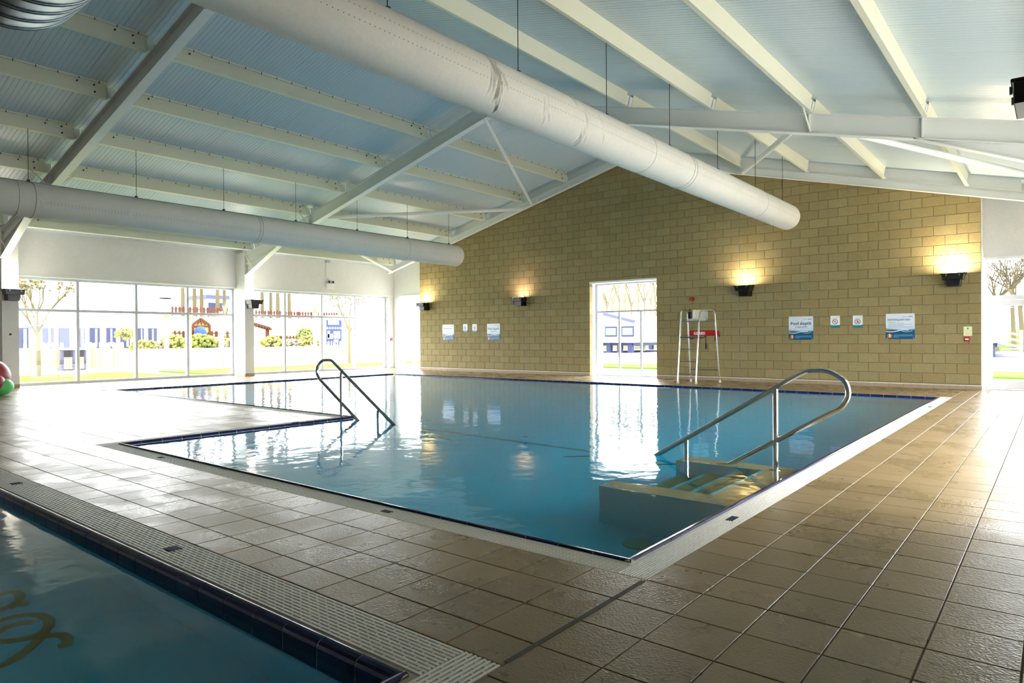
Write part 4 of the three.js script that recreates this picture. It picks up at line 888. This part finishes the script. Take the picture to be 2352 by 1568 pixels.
const k1 = (a, b, x) => atX(30 + a / 6.533, 640 + b / 6.533, x), k2 = (a, b, x) => atX(300 + a / 6.533, 640 + b / 6.533, x), k3 = (a, b, x) => atX(570 + a / 7.127, 650 + b / 7.127, x);
const G = -0.12;
const ground = (p) => V(p.x, G, p.z);
fence('picket_fence', 'low yellow wooden picket fence in front of the white building, beside the tree', ground(k1(185, 1370, -34.2)), ground(k1(735, 1355, -34.2)), 1.2, 0.17, X.picket, 'yellow picket fences');
fence('picket_fence', 'low yellow wooden picket fence in front of the white building, past the bin store', ground(k1(1100, 1340, -34.2)), ground(k1(1640, 1320, -34.2)), 1.2, 0.17, X.picket, 'yellow picket fences');
fence('picket_fence', 'white picket fence in front of the navy board', ground(k3(1215, 1220, -36.6)), ground(k3(1700, 1220, -36.6)), 1.15, 0.22, X.pale, 'white picket fence');
{
  const { p } = boxesThing('bin_store', 'wooden twin bin housing standing between the picket fences', 'bin store');
  const a = k1(735, 1345, -33.9), b = k1(1090, 1045, -33.9), c = k1(1100, 1345, -33.9);
  p('back_panel', box(-34.6, -34.5, G, b.y, c.z, a.z), X.dark); p('end_panel', box(-34.5, -33.9, G, b.y, a.z - 0.06, a.z), X.dark); p('end_panel', box(-34.5, -33.9, G, b.y, c.z, c.z + 0.06), X.dark); p('canopy', rbox(-34.7, -33.8, b.y - 0.06, b.y + 0.03, c.z - 0.05, a.z + 0.05, 0.02), X.curtain);
  const zm = (a.z + c.z) / 2; for (const [z0, z1] of [[c.z + 0.08, zm - 0.06], [zm + 0.06, a.z - 0.08]]) { const d = p('slatted_door', box(-34.0, -33.93, G + 0.06, b.y - 0.38, z0, z1), X.gold); for (let z = z0 + 0.03; z < z1 - 0.05; z += 0.11) p('slat', box(-33.93, -33.91, G + 0.08, b.y - 0.4, z, z + 0.085), X.picket, d); }
  p('divider', box(-34.5, -33.9, G, b.y, zm - 0.05, zm + 0.05), X.dark);
}
// trees near the windows
bareTree('young_tree', 'slim young tree with a pale trunk in the grass outside the first window', ground(k1(385, 1455, -28.1)), 4.2, 0.085, 0.05, 3, X.barkPale, 0.45, 2, 'young trees in the grass');
bareTree('young_tree', 'leaning slim young tree at the pier end of the first window', ground(k2(1385, 1350, -28.1)), 3.6, 0.05, 0.12, 2, X.pale, 0.4, 0, 'young trees in the grass');
bareTree('young_tree', 'young tree with yellow twigs standing before the navy board', ground(k3(1655, 1305, -28.9)), 4.6, 0.09, 0.0, 3, X.barkPale, 0.45, 2, 'young trees in the grass');
{
  const p0 = k1(325, 720, -28.1), o = thing('ring_support', 'pale hoop fixed to the trunk of the young tree', 'hoop'); part('hoop', new THREE.TorusGeometry(0.21, 0.022, 8, 30).rotateX(Math.PI / 2).rotateZ(0.15).translate(p0.x, p0.y, p0.z), X.curtain, o);
}
// bank: low white wall, planting, sloped grass, top fence
{
  const w = solo('retaining_wall', box(-37.4, -37.1, G - 0.1, k2(700, 1045, -37.1).y, -42, k2(110, 1000, -37.1).z), X.render, 'low white retaining wall below the planted bank', 'wall');
  const yw = k2(700, 1045, -37.1).y, s = new THREE.Shape([[-37.3, G], [-37.3, yw - 0.1], [-46, yw + 0.4], [-56, k2(900, 560, -56).y], [-75, k2(900, 560, -56).y], [-75, G]].map((q) => new THREE.Vector2(...q)));
  solo('bank', metres(new THREE.ExtrudeGeometry(s, { depth: 70, bevelEnabled: false }).translate(0, 0, -88)), X.bank, 'dry grassy bank rising behind the retaining wall', 'bank', null, 'structure');
  const yf = k2(900, 560, -56).y;
  const fa = k2(625, 540, -56), fb = k2(1500, 540, -56), ga = k3(130, 520, -56), gb = k3(1450, 540, -56);
  fence('timber_fence', 'brown timber fence along the top of the bank behind the first window', V(-56, yf, fa.z), V(-56, yf, fb.z), k2(900, 425, -56).y - yf, 0.28, X.brown, 'brown timber fences', 5, 2, 0.2);
  fence('timber_fence', 'brown timber fence along the top of the bank behind the second window', V(-56, yf, ga.z), V(-56, yf, gb.z), k3(600, 460, -56).y - yf, 0.3, X.brown, 'brown timber fences', 6, 2, 0.2);
  const ra = k2(600, 915, -44), rb = k2(1510, 915, -44), rc = k3(300, 985, -44), rd = k3(1250, 1000, -44);
  const hy = k2(1250, 775, -44).y - ra.y;
  fence('timber_fence', 'low brown railing round the playhouse on the bank', V(-44, ra.y, ra.z), V(-44, ra.y, rb.z), hy * 0.9, 0.26, X.brown, 'brown timber fences', 4, 2, 0.16);
  fence('timber_fence', 'low brown railing on the bank beside the pergola', V(-44, rc.y, rc.z), V(-44, rc.y, rd.z), hy * 0.85, 0.26, X.brown, 'brown timber fences', 4, 2, 0.16);
  // playhouse
  const { p } = boxesThing('playhouse', 'small wooden playhouse with a carved gable on the bank', 'playhouse');
  const xa = -43.2, a = k2(930, 690, xa), b = k2(1185, 690, xa), t = k2(1050, 600, xa), low = k2(1180, 900, xa);
  p('gable_frame', merge([beamBox(V(xa, a.y, a.z), V(xa, t.y, t.z), 0.08, 0.14), beamBox(V(xa, t.y, t.z), V(xa, b.y, b.z), 0.08, 0.14), beamBox(V(xa, a.y - 0.1, a.z), V(xa, b.y - 0.1, b.z), 0.08, 0.12), beamBox(V(xa, a.y - 0.55, a.z), V(xa, b.y - 0.55, b.z), 0.08, 0.12)]), X.brown);
  p('gable_board', metres(new THREE.ExtrudeGeometry(new THREE.Shape([[a.z, a.y - 0.5], [b.z, b.y - 0.5], [b.z, b.y], [t.z, t.y], [a.z, a.y]].map((q) => new THREE.Vector2(...q))), { depth: 0.04, bevelEnabled: false }).rotateY(-Math.PI / 2).translate(xa - 0.02, 0, 0)), X.gold);
  for (const q of [0.25, 0.5, 0.75]) { const z = a.z + (b.z - a.z) * q; p('strut', beamBox(V(xa + 0.05, a.y, z), V(xa + 0.05, a.y + 0.36 * (1 - Math.abs(q - 0.5)), z + (q - 0.5) * 0.8), 0.05, 0.07), X.brown); }
  for (const q of [a, b]) p('corner_post', box(xa - 0.06, xa + 0.06, low.y - 0.3, q.y, q.z - 0.06, q.z + 0.06), X.brown);
  const cb = k2(1050, 840, xa + 0.3), bl = thing('blue_barrel', 'rounded dark blue barrel standing in the playhouse doorway', 'barrel');
  part('barrel_body', new THREE.LatheGeometry([[0, 0.5], [0.2, 0.46], [0.36, 0.25], [0.4, 0], [0.36, -0.3], [0.22, -0.55], [0, -0.6]].map((q) => new THREE.Vector2(...q)), 20).translate(cb.x, cb.y + 0.05, cb.z), X.blue, bl);
  // pergola
  const pg = boxesThing('pergola', 'brown wooden pergola with a notched beam on the bank', 'pergola'), u = k3(100, 660, -42), v = k3(360, 735, -42), f = k3(335, 960, -42);
  pg.p('beam', beamBox(V(-42, u.y, u.z), V(-42, v.y, v.z), 0.1, 0.12), X.brown); pg.p('post', box(-42.08, -41.92, f.y, v.y, v.z + 0.12, v.z + 0.3), X.brown);
  for (let i = 0; i < 6; i++) { const z = u.z + (v.z - u.z) * (i + 0.5) / 6; pg.p('rafter_end', box(-42.3, -41.7, u.y + (v.y - u.y) * (i + 0.5) / 6 - 0.16, u.y + (v.y - u.y) * (i + 0.5) / 6 - 0.04, z - 0.05, z + 0.05), X.brown); }
  const sh = [[650, 985, 0.75, 1], [760, 950, 0.6, 0], [900, 960, 0.6, 1], [1040, 980, 0.8, 0], [1130, 920, 0.7, 1], [1290, 960, 0.6, 2], [1480, 940, 0.6, 0], [140, 990, 0.5, 1], [300, 985, 0.45, 1], [375, 985, 0.4, 2]];
  sh.forEach(([a2, b2, r2, m2], i) => shrub(['low green shrub behind the retaining wall near the playhouse', 'low golden shrub behind the retaining wall near the playhouse', 'low grey shrub behind the retaining wall near the playhouse'][m2], k2(a2, b2 + 20, -38.2).setY(yw - 0.05), r2, [X.shrub, X.shrub2, X.shrub3][m2]));
  for (const [a2, r2, m2] of [[390, 0.7, 1], [500, 0.5, 0], [560, 0.4, 1], [660, 0.5, 2], [760, 0.5, 2], [840, 0.45, 1], [990, 0.7, 1], [440, 0.5, 2]]) shrub(['low green shrub behind the retaining wall near the pergola', 'low golden shrub behind the retaining wall near the pergola', 'low grey shrub behind the retaining wall near the pergola'][m2], k3(a2, 1000, -38.2).setY(yw - 0.05), r2, [X.shrub, X.shrub2, X.shrub3][m2]);
  const tp = k3(935, 790, -40);
  shrub('small clipped ball tree standing on the planted bank', tp.clone().setY(tp.y - 0.5), 0.55, X.shrub, 0.9, 'ball_tree', 'tree', 'clipped ball tree'); 
  const tq = k1(1690, 790, -38); shrub('round golden standard tree before the white building', tq.clone().setY(tq.y - 0.4), 0.5, X.shrub2, 0.8, 'standard_tree', 'tree', 'golden standard tree');
  // bare trees on top of the bank
  const yt = yf;
  for (const [px, h, sp] of [[420, 7, 0.35], [447, 11, 0.4], [463, 10, 0.35], [500, 11, 0.4], [515, 9, 0.4], [603, 12, 0.35], [622, 11, 0.35], [638, 9, 0.4], [665, 7, 0.5], [735, 8, 0.4]]) { const xt = -57.5 - (px * 7 % 11), q = atX(px, 700, xt); bareTree('bare_tree', px < 560 ? 'bare tree behind the brown fence on the bank above the playhouse' : 'bare tree behind the brown fence on the bank above the pergola', V(xt, yt, q.z), h, 0.2, rnd(-0.3, 0.3), 3, X.bark, sp, 0, 'bare trees on the bank'); }
  // lodge roofs behind the fence
  const lb = boxesThing('bank_lodge', 'pale lodge with a dark roof edge showing above the brown fence', 'lodge'), l0 = atX(478, 690, -68), l1 = atX(525, 690, -68);
  lb.p('body', box(-73, -68, yt, l0.y + 0.2, l1.z, l0.z), X.white); lb.p('roof_edge', box(-73.2, -67.8, l0.y + 0.2, l0.y + 0.6, l1.z - 0.3, l0.z + 0.3), X.roof); lb.p('window_glass', box(-68, -67.95, l0.y - 1.6, l0.y - 0.2, l1.z + 0.5, l1.z + 2.2), X.darkGlass);
}
// pale posts of the walkway between windows and bank
for (const [k, a, b, t, label] of [[k2, 880, 1020, 590, 'slim pale lamp post in front of the planted bank near the playhouse'], [k2, 540, 1040, 570, 'pale timber post at the corner of the white building'], [k2, 1355, 1000, 560, 'slim pale lamp post in front of the low railing'], [k3, 1095, 1010, 470, 'slim pale lamp post before the bank outside the second window']]) {
  const o = thing('lamp_post', label, 'post', 'pale posts outside'), lo = k(a, b, -36.8), hi = k(a, t, -36.8);
  part('shaft', bar(V(lo.x, G, lo.z), V(lo.x, hi.y, lo.z), 0.12, 12), X.pale, o); part('head', new THREE.CylinderGeometry(0.09, 0.14, 0.3, 12).translate(lo.x, hi.y + 0.1, lo.z), X.gold, o);
}
// navy board and stall
{
  const xa = -39.5, { p } = boxesThing('notice_kiosk', 'navy and white notice kiosk behind the white picket fence', 'kiosk');
  const a = k3(1275, 600, xa), b = k3(1530, 1010, xa), B = (u0, v0, u1, v1, m, n, d = 0.03) => { const q = k3(u0, v0, xa), r2 = k3(u1, v1, xa); p(n, box(xa, xa + d, r2.y, q.y, r2.z, q.z), m); };
  p('cabinet', box(xa - 1.2, xa, G, a.y + 0.15, b.z - 0.2, a.z + 0.2), X.white); B(1275, 600, 1530, 1010, X.navy, 'front_panel', 0.02);
  B(1308, 612, 1480, 680, X.white, 'header_panel'); for (let i = 0; i < 6; i++) B(1285 + i * 42, 722, 1308 + i * 42, 748, X.white, 'round_lamp'); B(1296, 780, 1330, 900, X.white, 'poster'); B(1395, 790, 1500, 905, X.white, 'poster'); B(1296, 830, 1380, 910, X.white, 'poster'); B(1400, 925, 1470, 965, X.white, 'poster');
  const xs = -44, st = boxesThing('market_stall', 'pale blue shuttered stall beside the navy kiosk', 'stall');
  const c = k3(1600, 620, xs), d = k3(2300, 1110, xs), S = (u0, v0, u1, v1, m, n, dd = 0.05) => { const q = k3(u0, v0, xs), r2 = k3(u1, v1, xs); st.p(n, box(xs, xs + dd, r2.y, q.y, r2.z, q.z), m); };
  st.p('stall_body', box(xs - 3, xs, G, c.y + 0.5, d.z, c.z), X.white); S(1580, 690, 2300, 910, std('#7d8bb8', 0.7), 'shutter'); S(1580, 610, 2300, 630, X.curtain, 'awning_trim', 0.3); for (let i = 0; i < 12; i++) S(1770 + i * 38, 728, 1790 + i * 38, 746, X.white, 'round_lamp', 0.1);
  S(1780, 950, 2180, 980, X.curtain, 'lettered_strip', 0.08); S(1760, 1040, 2200, 1110, std('#8f99bd', 0.8), 'plinth', 0.08); S(1580, 850, 1640, 1120, std('#8b96c4', 0.8), 'side_flap', 0.2);
}
// caravans seen through the opening and the door
function caravan(label, x0, x1, z0, z1, h, ridgeAlongX, winSide) {
  const { o, p } = boxesThing('static_caravan', label, 'caravan', 'white static caravans');
  const y0 = 0.75, xm = (x0 + x1) / 2, zm = (z0 + z1) / 2;
  p('body', box(x0, x1, y0, h, z0, z1), X.white);
  const s = new THREE.Shape([[x0 - 0.2, h], [xm, h + (x1 - x0) * 0.13], [x1 + 0.2, h]].map((q) => new THREE.Vector2(...q)));
  p('gable_roof', metres(new THREE.ExtrudeGeometry(s, { depth: z1 - z0 + 0.3, bevelEnabled: false }).translate(0, 0, z0 - 0.15)), X.white);
  for (const [a, b] of [[V(x0 - 0.2, h, z1 + 0.2), V(xm, h + (x1 - x0) * 0.13, z1 + 0.2)], [V(xm, h + (x1 - x0) * 0.13, z1 + 0.2), V(x1 + 0.2, h, z1 + 0.2)]]) p('barge_board', beamBox(a, b, 0.1, 0.26), X.roof);
  for (const [u, v] of winSide) { const w = p('window_glass', box(x0 + u, x0 + v, y0 + 0.5, h - 0.35, z1, z1 + 0.04), X.dark); p('pane', box(x0 + u + 0.12, x0 + v - 0.12, y0 + 0.65, h - 0.5, z1 + 0.04, z1 + 0.06), X.teal, w); }
  for (let i = 0; i < 6; i++) { const x = x0 + 0.5 + i * (x1 - x0 - 1) / 5; p('support_pier', box(x - 0.2, x + 0.2, G, y0, z1 - 0.6, z1 - 0.2), X.dark); }
  p('chassis', box(x0 + 0.2, x1 - 0.2, 0.5, y0, z0 + 0.2, z1 - 0.3), X.dark);
  return o;
}
{
  const z = -50, a = atZ(1350 + 140 / 6.533, 770, z), b = atZ(1350 + 690 / 6.533, 770, z), e = atZ(1370, 738, z);
  caravan('white static caravan on dark piers seen through the block wall opening', a.x - 2.6, b.x, z - 11, z, e.y - 0.1, false, [[3.4, 4.6], [5.0, 6.2]]);
  const c = atZ(1350 + 860 / 6.533, 770, z - 14);
  caravan('white static caravan with a navy framed window seen through the block wall opening', c.x, c.x + 6.6, z - 26, z - 14, e.y + 0.25, false, [[0.9, 2.5], [4.2, 5.6]]);
  const d = atZ(2240 + 290 / 4.9, 770, -49);
  caravan('white static caravan seen through the glazed double door', d.x - 6.5, d.x, -58, -49, 3.1, false, [[1, 2.4]]);
  for (const [p, label] of [[atY(1466, 806, G), 'white timber steps with handrails behind the caravan in the opening'], [atZ(2316, 812, -50).setY(G), 'white timber steps with handrails beside the caravan at the door']]) {
    const { p: q } = boxesThing('timber_steps', label, 'steps', 'white caravan steps'); 
    for (let i = 0; i < 3; i++) q('step_board', box(p.x - 0.6 + i * 0.25, p.x + 0.5, 0.15 + i * 0.2, 0.2 + i * 0.2, p.z - 1, p.z), X.white);
    q('handrail_post', box(p.x + 0.55, p.x + 0.7, G, 1.5, p.z - 0.08, p.z + 0.08), X.white); for (const y of [0.5, 0.85, 1.2]) q('handrail_bar', beamBox(V(p.x - 0.8, y + 0.35, p.z), V(p.x + 0.6, y, p.z), 0.06, 0.12), X.white);
  }
  solo('grass_mound', metres(new THREE.SphereGeometry(1, 32, 16).scale(26, 2.2, 14).translate(-2, -0.4, -84)), X.grass, 'grassy mound beyond the caravan at the glazed door', 'mound', null, 'structure');
  solo('grass_mound', metres(new THREE.SphereGeometry(1, 32, 16).scale(20, 2.0, 10).translate(-42, -0.4, -92)), X.grass, 'grassy mound behind the caravans in the opening', 'mound', null, 'structure');
  for (const [i, px] of [1393, 1407, 1422, 1437, 1452, 1466, 1480, 1494, 1507].entries()) { const zz = [-92, -120, -103, -132, -97, -126, -110, -138, -106][i], q = atZ(px, 740, zz); bareTree('bare_tree', 'tall bare yellow green tree behind the caravans in the opening', V(q.x, G, zz), 0.175 * -zz + rnd(-1, 1), 0.24, rnd(-0.3, 0.3), 4, X.barkPale, 0.36, 0, 'tall bare trees behind the caravans'); }
  for (const [px, zz, h] of [[2290, -66, 8], [2330, -70, 9.5], [2352, -64, 9]]) { const q = atZ(px, 740, zz); bareTree('bare_tree', 'bare tree with budding twigs beyond the glazed door', V(q.x, G, zz), h, 0.2, rnd(-0.4, 0.4), 4, X.bark, 0.6, 1, 'budding trees beyond the door'); }
}
renderer.render(scene, camera);
